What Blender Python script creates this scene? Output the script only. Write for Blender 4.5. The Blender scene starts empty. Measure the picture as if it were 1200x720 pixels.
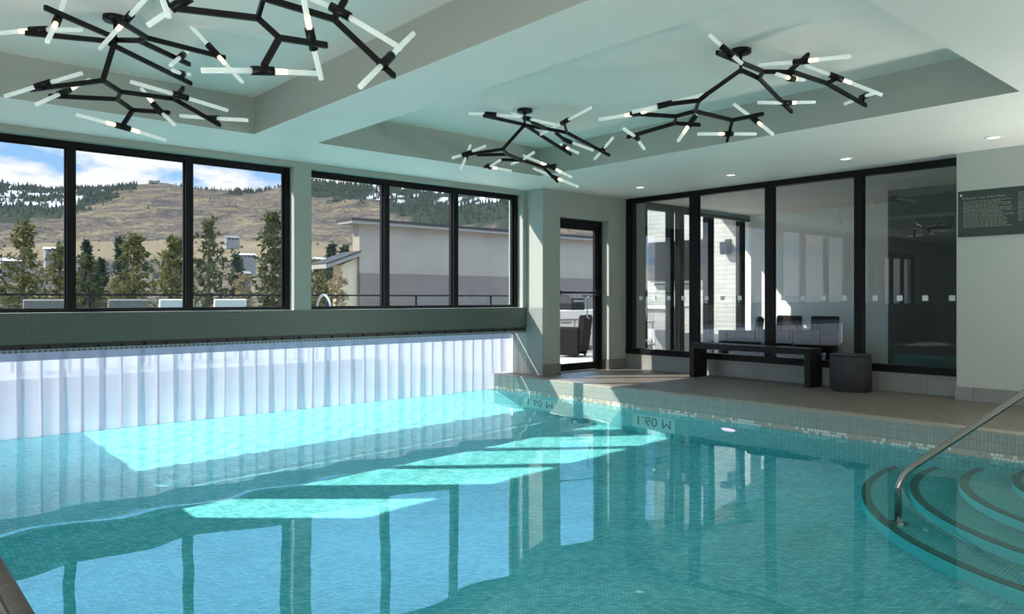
import bpy, bmesh, math, random
from mathutils import Vector, Matrix
C = bpy.context.scene
COL = C.collection
R = math.radians
random.seed(7)

# ------------------------------------------------------------------ camera
CX, CY, F, CH = 600.0, 349.5, 883.18, 1.2           # photo frame 1200x720
U = (0.74953, 0.66197)                               # +x seen as (right, forward)
V = (-0.66197, 0.74953)                              # +y seen as (right, forward)
cam_d = bpy.data.cameras.new('camera'); cam = bpy.data.objects.new('camera', cam_d); COL.objects.link(cam)
cam.location = (0, 0, CH)
yaw = math.atan2(0.66197, 0.74953)                   # forward = (0.662, 0.750)
cam.rotation_euler = (R(90), 0, -yaw)
cam_d.sensor_width = 36; cam_d.lens = 36 * F / 1200
cam_d.shift_y = (CY - 360) / 1200
cam_d.clip_start = 0.05; cam_d.clip_end = 4000
C.camera = cam
C.view_settings.view_transform = 'Standard'; C.view_settings.look = 'None'
C.view_settings.gamma = 1; C.view_settings.use_curve_mapping = False
C.view_settings.exposure = 0.17
cy = C.cycles
cy.max_bounces = 16; cy.diffuse_bounces = 6; cy.glossy_bounces = 6; cy.transmission_bounces = 8; cy.transparent_max_bounces = 24
cy.sample_clamp_indirect = 4.0; cy.caustics_refractive = True; cy.caustics_reflective = True
cy.blur_glossy = 0.0
cy.use_denoising = True

# ------------------------------------------------------------------ sun, sky, fill lamps
SUN_DIR = Vector((1.28, -1.0, -1.18)).normalized()   # way the sunlight travels
sd = bpy.data.lights.new('sun', 'SUN'); sun = bpy.data.objects.new('sun', sd); COL.objects.link(sun)
sun.rotation_euler = SUN_DIR.to_track_quat('-Z', 'Y').to_euler()
sd.energy = 7.2; sd.angle = R(0.53); sd.color = (1.0, 0.94, 0.84)
sd.cycles.is_caustics_light = True

w = bpy.data.worlds.new('sky'); C.world = w; w.use_nodes = True
nt = w.node_tree; nt.nodes.clear()
def N(t, k, **kw):
    n = t.nodes.new(k)
    for a, b in kw.items():
        if a in n.inputs: n.inputs[a].default_value = b
        else: setattr(n, a, b)
    return n
out = N(nt, 'ShaderNodeOutputWorld'); bg = N(nt, 'ShaderNodeBackground')
tc = N(nt, 'ShaderNodeTexCoord'); sep = N(nt, 'ShaderNodeSeparateXYZ')
nt.links.new(tc.outputs['Generated'], sep.inputs[0])
grad = N(nt, 'ShaderNodeValToRGB')
e = grad.color_ramp.elements
e[0].position = 0.0; e[0].color = (0.45, 0.67, 0.95, 1)
e[1].position = 0.72; e[1].color = (0.50, 0.58, 0.66, 1)
m = grad.color_ramp.elements.new(0.2); m.color = (0.26, 0.52, 0.90, 1)
m = grad.color_ramp.elements.new(0.46); m.color = (0.22, 0.45, 0.80, 1)
nt.links.new(sep.outputs['Z'], grad.inputs[0])
mp = N(nt, 'ShaderNodeMapping'); mp.inputs['Scale'].default_value = (1, 1, 2.6); mp.inputs['Location'].default_value = (0.35, 0.2, 0.0)
nt.links.new(tc.outputs['Generated'], mp.inputs[0])
no = N(nt, 'ShaderNodeTexNoise', Scale=5.5, Detail=9.0, Roughness=0.58)
nt.links.new(mp.outputs[0], no.inputs['Vector'])
# more cloud low over the hill
low = N(nt, 'ShaderNodeMapRange'); low.inputs['From Min'].default_value = 0.12; low.inputs['From Max'].default_value = 0.26
low.inputs['To Min'].default_value = 0.16; low.inputs['To Max'].default_value = -0.10
nt.links.new(sep.outputs['Z'], low.inputs['Value'])
ad = N(nt, 'ShaderNodeMath', operation='ADD'); nt.links.new(no.outputs[0], ad.inputs[0]); nt.links.new(low.outputs[0], ad.inputs[1])
cr = N(nt, 'ShaderNodeValToRGB'); cr.color_ramp.elements[0].position = 0.54; cr.color_ramp.elements[1].position = 0.63
nt.links.new(ad.outputs[0], cr.inputs[0])
mx = N(nt, 'ShaderNodeMix', data_type='RGBA')
nt.links.new(cr.outputs[0], mx.inputs['Factor']); nt.links.new(grad.outputs[0], mx.inputs[6]); mx.inputs[7].default_value = (0.93, 0.94, 0.97, 1)
nt.links.new(mx.outputs[2], bg.inputs[0])
hi_ = N(nt, 'ShaderNodeMapRange'); hi_.interpolation_type = 'SMOOTHSTEP'   # the sky overhead is brighter than the haze near the horizon
hi_.inputs['From Min'].default_value = 0.19; hi_.inputs['From Max'].default_value = 0.36; hi_.inputs['To Min'].default_value = 1.0; hi_.inputs['To Max'].default_value = 3.8
nt.links.new(sep.outputs['Z'], hi_.inputs['Value']); nt.links.new(hi_.outputs[0], bg.inputs[1])
nt.links.new(bg.outputs[0], out.inputs[0])

def area(name, loc, rot, sx, sy, power, col=(1, 1, 1)):
    d = bpy.data.lights.new(name, 'AREA'); d.shape = 'RECTANGLE'; d.size = sx; d.size_y = sy; d.energy = power; d.color = col
    o = bpy.data.objects.new(name, d); COL.objects.link(o); o.location = loc; o.rotation_euler = rot
    return o
# added fill lamps, low along the unseen left, right and rear sides
area('fill_left', (-1.20, 1.9, 0.62), (0, R(-146), 0), 0.8, 7.0, 135, (0.92, 1.0, 0.965))
area('fill_right', (9.65, -0.7, 0.55), (0, R(138), 0), 0.6, 4.2, 220, (0.86, 1.0, 0.95))
area('fill_rear', (5.0, -2.85, 0.55), (R(150), 0, 0), 8.5, 0.6, 14, (0.94, 1.0, 0.97))

# ------------------------------------------------------------------ materials
def mat(name):
    m = bpy.data.materials.new(name); m.use_nodes = True; t = m.node_tree; t.nodes.clear()
    o = N(t, 'ShaderNodeOutputMaterial')
    return m, t, o
def pbr(name, col, rough=0.6, metal=0.0, spec=0.5, noise=0.0, nscale=8.0, bump=0.0):
    m, t, o = mat(name); b = N(t, 'ShaderNodeBsdfPrincipled')
    b.inputs['Base Color'].default_value = (*col, 1); b.inputs['Roughness'].default_value = rough
    b.inputs['Metallic'].default_value = metal; b.inputs['Specular IOR Level'].default_value = spec
    if noise or bump:
        g = N(t, 'ShaderNodeNewGeometry'); n = N(t, 'ShaderNodeTexNoise', Scale=nscale, Detail=5.0)
        t.links.new(g.outputs['Position'], n.inputs['Vector'])
        if noise:
            mr = N(t, 'ShaderNodeMapRange'); mr.inputs['From Min'].default_value = 0.3; mr.inputs['From Max'].default_value = 0.7
            mr.inputs['To Min'].default_value = 1 - noise; mr.inputs['To Max'].default_value = 1 + noise
            t.links.new(n.outputs[0], mr.inputs['Value'])
            vm = N(t, 'ShaderNodeVectorMath', operation='SCALE'); vm.inputs[0].default_value = col
            t.links.new(mr.outputs[0], vm.inputs['Scale']); t.links.new(vm.outputs[0], b.inputs['Base Color'])
        if bump:
            bp = N(t, 'ShaderNodeBump', Strength=bump, Distance=0.01); t.links.new(n.outputs[0], bp.inputs['Height']); t.links.new(bp.outputs[0], b.inputs['Normal'])
    t.links.new(b.outputs[0], o.inputs[0])
    return m
def tiles(name, c1, c2, mortar, tw, th, axes='xy', gap=0.004, offset=0.0, rough=0.35, bias=0.0, rot=0.0, spec=0.5, bump=0.25, patch=0.0):
    """Mosaic laid in world metres on the plane of the two named axes."""
    m, t, o = mat(name); b = N(t, 'ShaderNodeBsdfPrincipled', Roughness=rough); b.inputs['Specular IOR Level'].default_value = spec
    g = N(t, 'ShaderNodeNewGeometry'); s = N(t, 'ShaderNodeSeparateXYZ'); c = N(t, 'ShaderNodeCombineXYZ')
    t.links.new(g.outputs['Position'], s.inputs[0])
    for i, a in enumerate(axes): t.links.new(s.outputs[a.upper()], c.inputs[i])
    vec = c.outputs[0]
    if rot:
        mp = N(t, 'ShaderNodeMapping'); mp.inputs['Rotation'].default_value = (0, 0, rot); t.links.new(vec, mp.inputs[0]); vec = mp.outputs[0]
    br = N(t, 'ShaderNodeTexBrick', offset=offset)
    br.inputs['Scale'].default_value = 1.0; br.inputs['Brick Width'].default_value = tw; br.inputs['Row Height'].default_value = th
    br.inputs['Mortar Size'].default_value = gap; br.inputs['Mortar Smooth'].default_value = 0.1; br.inputs['Bias'].default_value = bias
    br.inputs['Color1'].default_value = (*c1, 1); br.inputs['Color2'].default_value = (*c2, 1); br.inputs['Mortar'].default_value = (*mortar, 1)
    t.links.new(vec, br.inputs['Vector'])
    col = br.outputs['Color']
    if patch:
        n = N(t, 'ShaderNodeTexNoise', Scale=3.0, Detail=6.0, Roughness=0.7); t.links.new(g.outputs['Position'], n.inputs['Vector'])
        mr = N(t, 'ShaderNodeMapRange'); mr.inputs['From Min'].default_value = 0.3; mr.inputs['From Max'].default_value = 0.7
        mr.inputs['To Min'].default_value = 1 - patch; mr.inputs['To Max'].default_value = 1 + patch; t.links.new(n.outputs[0], mr.inputs['Value'])
        vm = N(t, 'ShaderNodeVectorMath', operation='SCALE'); t.links.new(col, vm.inputs[0]); t.links.new(mr.outputs[0], vm.inputs['Scale']); col = vm.outputs[0]
    t.links.new(col, b.inputs['Base Color'])
    if bump:
        inv = N(t, 'ShaderNodeMath', operation='SUBTRACT'); inv.inputs[0].default_value = 1; t.links.new(br.outputs['Fac'], inv.inputs[1])
        bp = N(t, 'ShaderNodeBump', Strength=bump, Distance=0.002); t.links.new(inv.outputs[0], bp.inputs['Height']); t.links.new(bp.outputs[0], b.inputs['Normal'])
    t.links.new(b.outputs[0], o.inputs[0])
    return m
def glass(name, tint=(0.93, 0.97, 0.95), ior=1.5, boost=1.0):
    """Thin architectural pane: clear with a Fresnel mirror."""
    m, t, o = mat(name)
    tr = N(t, 'ShaderNodeBsdfTransparent'); tr.inputs[0].default_value = (*tint, 1)
    gl = N(t, 'ShaderNodeBsdfGlossy', Roughness=0.0)
    fr = N(t, 'ShaderNodeFresnel', IOR=ior)
    mu = N(t, 'ShaderNodeMath', operation='MULTIPLY'); mu.inputs[1].default_value = boost; mu.use_clamp = True
    t.links.new(fr.outputs[0], mu.inputs[0])
    mi = N(t, 'ShaderNodeMixShader'); t.links.new(mu.outputs[0], mi.inputs[0]); t.links.new(tr.outputs[0], mi.inputs[1]); t.links.new(gl.outputs[0], mi.inputs[2])
    t.links.new(mi.outputs[0], o.inputs[0])
    return m
def emit(name, col, s):
    m, t, o = mat(name); b = N(t, 'ShaderNodeEmission', Strength=s); b.inputs[0].default_value = (*col, 1); t.links.new(b.outputs[0], o.inputs[0]); return m

M = {}
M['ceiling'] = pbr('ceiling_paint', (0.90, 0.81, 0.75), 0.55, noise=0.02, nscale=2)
M['cofferside'] = pbr('coffer_side_shade', (0.40, 0.41, 0.365), 0.6)  # darker than the ceiling to carry the shade of the recesses
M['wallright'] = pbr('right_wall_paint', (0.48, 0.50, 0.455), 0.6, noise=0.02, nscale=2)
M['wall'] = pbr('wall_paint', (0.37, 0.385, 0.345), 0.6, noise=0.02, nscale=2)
M['darkwall'] = pbr('dark_grey_paint', (0.075, 0.078, 0.072), 0.6)
M['white'] = pbr('white_paint', (0.78, 0.79, 0.77), 0.6)
M['black'] = pbr('black_frame_metal', (0.006, 0.0065, 0.007), 0.4, spec=0.2)
M['dark'] = pbr('dark_bronze_metal', (0.02, 0.019, 0.018), 0.4)
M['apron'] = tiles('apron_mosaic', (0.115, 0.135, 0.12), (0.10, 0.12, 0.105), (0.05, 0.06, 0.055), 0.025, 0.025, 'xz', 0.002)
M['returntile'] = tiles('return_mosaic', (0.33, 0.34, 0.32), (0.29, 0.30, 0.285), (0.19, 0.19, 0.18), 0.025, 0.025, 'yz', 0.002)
M['curbmosaic'] = tiles('curb_mosaic', (0.32, 0.33, 0.29), (0.28, 0.29, 0.26), (0.13, 0.13, 0.12), 0.03, 0.03, 'yz', 0.003)
M['plinth_yz'] = tiles('plinth_tile_x', (0.27, 0.27, 0.265), (0.25, 0.25, 0.245), (0.16, 0.16, 0.155), 0.6, 0.4, 'yz', 0.004, patch=0.12)
M['plinth_xz'] = tiles('plinth_tile_y', (0.22, 0.21, 0.19), (0.20, 0.19, 0.175), (0.12, 0.11, 0.10), 0.6, 0.4, 'xz', 0.004, patch=0.12)
M['deck'] = tiles('deck_mosaic', (0.235, 0.185, 0.145), (0.145, 0.115, 0.09), (0.14, 0.12, 0.10), 0.05, 0.025, 'yx', 0.0025, 0.5, rough=0.5, patch=0.15)
M['coping_yz'] = tiles('coping_mosaic_x', (0.33, 0.35, 0.32), (0.29, 0.315, 0.285), (0.20, 0.22, 0.20), 0.03, 0.09, 'yz', 0.0025)
M['coping_xz'] = tiles('coping_mosaic_y', (0.33, 0.35, 0.32), (0.29, 0.315, 0.285), (0.20, 0.22, 0.20), 0.03, 0.09, 'xz', 0.0025)
M['rim'] = pbr('rim_tile', (0.34, 0.305, 0.26), 0.45, noise=0.12, nscale=25)
M['darkcoping'] = tiles('left_coping_mosaic', (0.17, 0.14, 0.12), (0.12, 0.10, 0.09), (0.03, 0.026, 0.024), 0.028, 0.09, 'yx', 0.004, rough=0.4, spec=0.3)
PT = ((0.36, 0.79, 0.80), (0.15, 0.53, 0.57), (0.11, 0.45, 0.49))
M['poolfloor'] = tiles('pool_floor_mosaic', *PT, 0.05, 0.025, 'xy', 0.003, 0.5, rot=R(45), patch=0.10, spec=0.0, bump=0)
M['pool_yz'] = tiles('pool_wall_mosaic_x', *PT, 0.05, 0.025, 'yz', 0.003, 0.0, patch=0.08, spec=0.0, bump=0)
M['pool_xz'] = tiles('pool_wall_mosaic_y', *PT, 0.05, 0.025, 'xz', 0.003, 0.0, patch=0.08, spec=0.0, bump=0)
M['tread'] = tiles('step_tread_mosaic', (0.16, 0.50, 0.49), (0.11, 0.42, 0.42), (0.07, 0.32, 0.33), 0.05, 0.025, 'xy', 0.003, 0.5, patch=0.12, spec=0.0, bump=0)
M['riser'] = pbr('step_riser_mosaic', (0.20, 0.82, 0.84), 0.5, spec=0.0, noise=0.08, nscale=40)
M['nosing'] = pbr('step_nosing_tile', (0.085, 0.18, 0.165), 0.5, spec=0.0, noise=0.1, nscale=30)
M['hexbase'] = pbr('beige_hex_backing', (0.40, 0.37, 0.31), 0.4, noise=0.25, nscale=60)
M['hex'] = pbr('white_hex_tile', (0.72, 0.74, 0.70), 0.3)
M['steel'] = pbr('brushed_steel', (0.36, 0.35, 0.32), 0.25, metal=1.0)
M['glass'] = glass('window_glass', (0.96, 0.98, 0.97), 1.45, 0.8)
M['partglass'] = glass('partition_glass', (0.90, 0.93, 0.90), 1.5, 2.3)
M['benchwood'] = pbr('dark_stained_wood', (0.012, 0.011, 0.010), 0.5, spec=0.25, noise=0.3, nscale=20)
M['charcoal'] = pbr('charcoal_drum', (0.036, 0.036, 0.038), 0.6, spec=0.3, noise=0.1, nscale=14)
M['fixture'] = pbr('blackened_bronze', (0.006, 0.006, 0.006), 0.4, spec=0.25)
M['bulb'] = emit('warm_bulb_glow', (1.0, 0.74, 0.48), 1.9)
M['downlight'] = emit('downlight_lens', (1.0, 0.95, 0.85), 1.6)

# frosted glass tube
m, t, o = mat('frosted_glass_tube')
tr = N(t, 'ShaderNodeBsdfTransparent'); tr.inputs[0].default_value = (0.9, 0.96, 0.94, 1)
df = N(t, 'ShaderNodeBsdfDiffuse'); df.inputs[0].default_value = (0.85, 0.9, 0.87, 1)
tl = N(t, 'ShaderNodeBsdfTranslucent'); tl.inputs[0].default_value = (0.9, 0.93, 0.9, 1)
a1 = N(t, 'ShaderNodeMixShader'); a1.inputs[0].default_value = 0.5; t.links.new(df.outputs[0], a1.inputs[1]); t.links.new(tl.outputs[0], a1.inputs[2])
lw = N(t, 'ShaderNodeLayerWeight', Blend=0.35)
mr = N(t, 'ShaderNodeMapRange'); mr.inputs['To Min'].default_value = 0.66; mr.inputs['To Max'].default_value = 1.0; t.links.new(lw.outputs['Facing'], mr.inputs['Value'])
a2 = N(t, 'ShaderNodeMixShader'); t.links.new(mr.outputs[0], a2.inputs[0]); t.links.new(tr.outputs[0], a2.inputs[1]); t.links.new(a1.outputs[0], a2.inputs[2])
gw = N(t, 'ShaderNodeEmission', Strength=0.14); gw.inputs[0].default_value = (0.95, 1.0, 0.97, 1)   # faint glow of the lit glass
as_ = N(t, 'ShaderNodeAddShader'); t.links.new(a2.outputs[0], as_.inputs[0]); t.links.new(gw.outputs[0], as_.inputs[1])
t.links.new(as_.outputs[0], o.inputs[0]); M['tube'] = m

# clear vinyl strips
m, t, o = mat('milky_vinyl')
tr = N(t, 'ShaderNodeBsdfTransparent'); tr.inputs[0].default_value = (0.93, 0.95, 0.98, 1)
df = N(t, 'ShaderNodeBsdfDiffuse'); df.inputs[0].default_value = (0.62, 0.62, 0.70, 1)
tl = N(t, 'ShaderNodeBsdfTranslucent'); tl.inputs[0].default_value = (0.50, 0.49, 0.56, 1)
gl = N(t, 'ShaderNodeBsdfGlossy', Roughness=0.25)
a1 = N(t, 'ShaderNodeMixShader'); a1.inputs[0].default_value = 0.62; t.links.new(df.outputs[0], a1.inputs[1]); t.links.new(tl.outputs[0], a1.inputs[2])
a2 = N(t, 'ShaderNodeMixShader'); a2.inputs[0].default_value = 0.82; t.links.new(tr.outputs[0], a2.inputs[1]); t.links.new(a1.outputs[0], a2.inputs[2])
a3 = N(t, 'ShaderNodeMixShader'); a3.inputs[0].default_value = 0.04; t.links.new(a2.outputs[0], a3.inputs[1]); t.links.new(gl.outputs[0], a3.inputs[2])
t.links.new(a3.outputs[0], o.inputs[0]); M['vinyl'] = m

m, t, o = mat('milky_vinyl_hem')
df = N(t, 'ShaderNodeBsdfDiffuse'); df.inputs[0].default_value = (0.72, 0.74, 0.80, 1)
tl = N(t, 'ShaderNodeBsdfTranslucent'); tl.inputs[0].default_value = (0.60, 0.62, 0.72, 1)
a1 = N(t, 'ShaderNodeMixShader'); a1.inputs[0].default_value = 0.6; t.links.new(df.outputs[0], a1.inputs[1]); t.links.new(tl.outputs[0], a1.inputs[2]); t.links.new(a1.outputs[0], o.inputs[0]); M['hem'] = m

# pool water: true refraction under a Fresnel mirror
m, t, o = mat('pool_water')
rf = N(t, 'ShaderNodeBsdfGlass', IOR=1.33, Roughness=0.0); rf.inputs[0].default_value = (0.90, 0.99, 0.985, 1)
t.links.new(rf.outputs[0], o.inputs[0]); M['water'] = m

# ------------------------------------------------------------------ mesh helpers
class MB:
    def __init__(s): s.v = []; s.f = []; s.sm = []
    def add(s, vs, fs, smooth=False):
        b = len(s.v); s.v += [tuple(x) for x in vs]; s.f += [tuple(b + i for i in f) for f in fs]; s.sm += [smooth] * len(fs); return s
    def box(s, x0, x1, y0, y1, z0, z1, bev=0.0):
        if x0 > x1: x0, x1 = x1, x0
        if y0 > y1: y0, y1 = y1, y0
        if z0 > z1: z0, z1 = z1, z0
        if bev:
            b = bmesh.new(); bmesh.ops.create_cube(b, size=1)
            for vv in b.verts: vv.co = Vector(((x0 + x1) / 2 + vv.co.x * (x1 - x0), (y0 + y1) / 2 + vv.co.y * (y1 - y0), (z0 + z1) / 2 + vv.co.z * (z1 - z0)))
            bmesh.ops.bevel(b, geom=b.edges[:], offset=bev, segments=2, affect='EDGES', profile=0.7)
            b.verts.index_update()
            s.add([vv.co for vv in b.verts], [[vv.index for vv in f.verts] for f in b.faces]); b.free(); return s
        v = [(x, y, z) for z in (z0, z1) for y in (y0, y1) for x in (x0, x1)]
        return s.add(v, [(0, 2, 3, 1), (4, 5, 7, 6), (0, 1, 5, 4), (2, 6, 7, 3), (0, 4, 6, 2), (1, 3, 7, 5)])
    def quad(s, a, b, c, d): return s.add([a, b, c, d], [(0, 1, 2, 3)])
    def rod(s, p, q, r, r2=None, n=10, caps=True):
        """Round bar from p to q."""
        p, q = Vector(p), Vector(q); d = (q - p)
        if d.length < 1e-6: return s
        d.normalize(); a = d.orthogonal().normalized(); b = d.cross(a); r2 = r if r2 is None else r2
        vs = [p + (a * math.cos(2 * math.pi * i / n) + b * math.sin(2 * math.pi * i / n)) * r for i in range(n)]
        vs += [q + (a * math.cos(2 * math.pi * i / n) + b * math.sin(2 * math.pi * i / n)) * r2 for i in range(n)]
        s.add(vs, [(i, (i + 1) % n, n + (i + 1) % n, n + i) for i in range(n)], True)
        if caps:
            b0 = len(s.v) - 2 * n
            s.f += [tuple(b0 + n - 1 - i for i in range(n)), tuple(b0 + n + i for i in range(n))]; s.sm += [False, False]
        return s
    def bar(s, p, q, w, h, up=(0, 0, 1)):
        """Square bar from p to q, w across, h along up."""
        p, q = Vector(p), Vector(q); d = (q - p)
        if d.length < 1e-6: return s
        d.normalize(); up = Vector(up)
        a = d.cross(up)
        if a.length < 1e-3: a = d.orthogonal()
        a.normalize(); b = a.cross(d).normalized(); a *= w / 2; b *= h / 2
        return s.add([p - a - b, p + a - b, p + a + b, p - a + b, q - a - b, q + a - b, q + a + b, q - a + b],
                     [(3, 2, 1, 0), (4, 5, 6, 7), (0, 1, 5, 4), (1, 2, 6, 5), (2, 3, 7, 6), (3, 0, 4, 7)])
    def tube(s, pts, r, n=10, caps=True):
        pts = [Vector(p) for p in pts]; rings = []; prev = None
        b0 = len(s.v)
        for i, p in enumerate(pts):
            d = (pts[min(i + 1, len(pts) - 1)] - pts[max(i - 1, 0)]).normalized()
            a = d.orthogonal().normalized() if prev is None else (prev - d * prev.dot(d)).normalized()
            prev = a; b = d.cross(a); rr = r[i] if isinstance(r, (list, tuple)) else r
            s.v += [tuple(p + (a * math.cos(2 * math.pi * k / n) + b * math.sin(2 * math.pi * k / n)) * rr) for k in range(n)]
        for i in range(len(pts) - 1):
            for k in range(n):
                s.f.append((b0 + i * n + k, b0 + i * n + (k + 1) % n, b0 + (i + 1) * n + (k + 1) % n, b0 + (i + 1) * n + k)); s.sm.append(True)
        if caps:
            e0 = b0 + (len(pts) - 1) * n
            s.f += [tuple(b0 + n - 1 - k for k in range(n)), tuple(e0 + k for k in range(n))]; s.sm += [False, False]
        return s
    def lathe(s, prof, c=(0, 0, 0), n=32, caps=True):
        b0 = len(s.v)
        for r, z in prof: s.v += [(c[0] + r * math.cos(2 * math.pi * k / n), c[1] + r * math.sin(2 * math.pi * k / n), c[2] + z) for k in range(n)]
        for i in range(len(prof) - 1):
            for k in range(n): s.f.append((b0 + i * n + k, b0 + i * n + (k + 1) % n, b0 + (i + 1) * n + (k + 1) % n, b0 + (i + 1) * n + k)); s.sm.append(True)
        if caps:
            e0 = b0 + (len(prof) - 1) * n
            s.f += [tuple(b0 + n - 1 - k for k in range(n)), tuple(e0 + k for k in range(n))]; s.sm += [False, False]
        return s
    def prism(s, poly, axis, a, b):
        """Extrude the 2-D polygon along axis from a to b."""
        def P(u, v, k): return {'x': (k, u, v), 'y': (u, k, v), 'z': (u, v, k)}[axis]
        n = len(poly); vs = [P(u, v, a) for u, v in poly] + [P(u, v, b) for u, v in poly]
        return s.add(vs, [tuple(range(n)), tuple(range(2 * n - 1, n - 1, -1))] + [(i, n + i, n + (i + 1) % n, (i + 1) % n) for i in range(n)])
    def build(s, name, m, parent=None, off=None, fix=True):
        me = bpy.data.meshes.new(name); me.from_pydata(s.v, [], s.f); me.polygons.foreach_set('use_smooth', s.sm)
        if fix:
            b = bmesh.new(); b.from_mesh(me); bmesh.ops.recalc_face_normals(b, faces=b.faces); b.to_mesh(me); b.free()
        me.materials.append(m)
        o = bpy.data.objects.new(name, me); COL.objects.link(o)
        if parent is not None:
            o.parent = parent; o.matrix_parent_inverse = Matrix.Translation(-abs_loc(parent))
        return o
def abs_loc(o):
    v = Vector(o.location)
    return v
def thing(name, label, cat, loc=(0, 0, 0), group=None, kind=None):
    o = bpy.data.objects.new(name, None); COL.objects.link(o); o.location = loc; o.empty_display_size = 0.1
    o['label'] = label; o['category'] = cat
    if group: o['group'] = group
    if kind: o['kind'] = kind
    return o
def tag(o, label, cat, group=None, kind=None):
    o['label'] = label; o['category'] = cat
    if group: o['group'] = group
    if kind: o['kind'] = kind
    return o
def struct(o, label=None, cat=None):
    o['kind'] = 'structure'
    if label: o['label'] = label
    if cat: o['category'] = cat
    return o
def copy_tree(o, parent=None):
    c = o.copy(); COL.objects.link(c)
    if parent is not None: c.parent = parent; c.matrix_parent_inverse = o.matrix_parent_inverse.copy()
    for ch in list(o.children): copy_tree(ch, c)
    return c
def at(px, py, D):
    """Point at forward depth D (m) seen at photo pixel px, py."""
    r_ = (px - CX) / F * D
    return Vector((r_ * U[0] + D * U[1], r_ * V[0] + D * V[1], CH + (CY - py) / F * D))

# ------------------------------------------------------------------ room shell
XL, XG, XW, YB, YW, YD, ZC, ZT = -5.0, 10.05, 9.78, -3.0, 8.79, 8.42, 2.9, 3.28
YO = 9.12                                            # outer face of the window wall
PX0, PX1, PY0, PY1 = 0.53, 7.70, 0.55, 13.2          # pool
ZW, ZF = -0.24, -1.44

def grid_holes(us, vs, hole):
    us = sorted(set(us)); vs = sorted(set(vs)); out = []
    for i in range(len(us) - 1):
        for j in range(len(vs) - 1):
            if not hole((us[i] + us[i + 1]) / 2, (vs[j] + vs[j + 1]) / 2): out.append((us[i], us[i + 1], vs[j], vs[j + 1]))
    return out
# ceiling with two coffers (plus a third behind the camera)
coffers = [(-0.19, 3.17, 1.88, 7.63), (3.87, 7.23, 1.88, 7.60)]
b = MB()
XC1 = 14.0
xs = [XL, XC1] + [c for k in coffers for c in k[:2]]; ys = [YB, YW + 0.33] + [c for k in coffers for c in k[2:]]
inc = lambda x, y: any(k[0] < x < k[1] and k[2] < y < k[3] for k in coffers)
for x0, x1, y0, y1 in grid_holes(xs, ys, inc): b.quad((x0, y0, ZC), (x0, y1, ZC), (x1, y1, ZC), (x1, y0, ZC))
for x0, x1, y0, y1 in coffers: b.quad((x0, y0, ZT), (x0, y1, ZT), (x1, y1, ZT), (x1, y0, ZT))
b.box(XL, XC1 + 0.3, YB, YO, 3.4, 3.7)
struct(b.build('ceiling', M['ceiling'], fix=False))
for x0, x1, y0, y1 in coffers:                       # coffer sides, their shade put into a darker colour
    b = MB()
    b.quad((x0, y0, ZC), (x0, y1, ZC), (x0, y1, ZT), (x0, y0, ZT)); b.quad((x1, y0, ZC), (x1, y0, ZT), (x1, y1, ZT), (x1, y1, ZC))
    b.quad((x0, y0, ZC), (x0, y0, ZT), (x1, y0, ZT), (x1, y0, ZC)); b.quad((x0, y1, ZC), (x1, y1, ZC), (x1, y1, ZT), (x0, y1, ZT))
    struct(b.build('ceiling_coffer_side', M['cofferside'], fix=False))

# window wall (left of the photo): y = YW .. YO with two ribbon windows, a doorway at its far left and the swim-through below
WIN0 = (-0.90, 0.30, 1.05, 2.83); WIN1 = (0.56, 4.16, 1.05, 2.83); WIN2 = (4.39, 7.99, 1.05, 2.83); DOOR2 = (-3.7, -1.3, 0.0, 2.5)
XR = 8.07                                            # return face
holes = [WIN0, WIN1, WIN2, DOOR2, (PX0, XR, -1.5, 1.05)]
def wall_xz(b, y0, y1, x0, x1, z0, z1, hs):
    for a, c, d, e_ in grid_holes([x0, x1] + [h for k in hs for h in k[:2] if x0 < h < x1], [z0, z1] + [h for k in hs for h in k[2:] if z0 < h < z1],
                                  lambda x, z: any(k[0] < x < k[1] and k[2] < z < k[3] for k in hs)):
        b.box(a, c, y0, y1, d, e_)
b = MB(); wall_xz(b, YW, YO, XL, XR, 0, 3.4, holes)
struct(b.build('wall_left', M['wall']))
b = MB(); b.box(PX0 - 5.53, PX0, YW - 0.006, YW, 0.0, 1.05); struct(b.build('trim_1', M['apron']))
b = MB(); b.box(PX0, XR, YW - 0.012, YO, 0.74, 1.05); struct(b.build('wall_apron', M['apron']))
# return and door wall
b = MB(); b.box(XR, XR + 0.38, YD, YO, 0, 3.4)       # pier beside the door
wall_xz(b, YD, YD + 0.30, XR + 0.38, XG + 0.02, 0, 3.4, [(XR + 0.38, 9.61, 0.0, 2.49)])
b.box(9.61, 9.63, YD, YD + 0.001, 0, 0.01)
struct(b.build('wall_door_side', M['wall']))
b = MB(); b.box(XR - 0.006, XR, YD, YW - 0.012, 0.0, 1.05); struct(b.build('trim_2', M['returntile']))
b = MB(); b.box(XR - 0.008, XR + 0.382, YD - 0.012, YD, 0, 0.17); b.box(9.608, XG, YD - 0.012, YD, 0, 0.17); b.box(9.598, 9.61, YD - 0.012, YD + 0.30, 0, 0.17)
struct(b.build('baseboard_door_side', M['plinth_xz']))
# wall beside the glass partition, with the rule board
b = MB(); b.box(XW, XG + 0.25, YB, 3.18, 0, 3.4); struct(b.build('wall_right', M['wallright']))
b = MB(); b.box(XW - 0.012, XW, YB, 3.18, 0, 0.165); b.box(XW - 0.012, XG, 3.18, 3.192, 0, 0.165); struct(b.build('baseboard_right', M['plinth_yz']))
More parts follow.
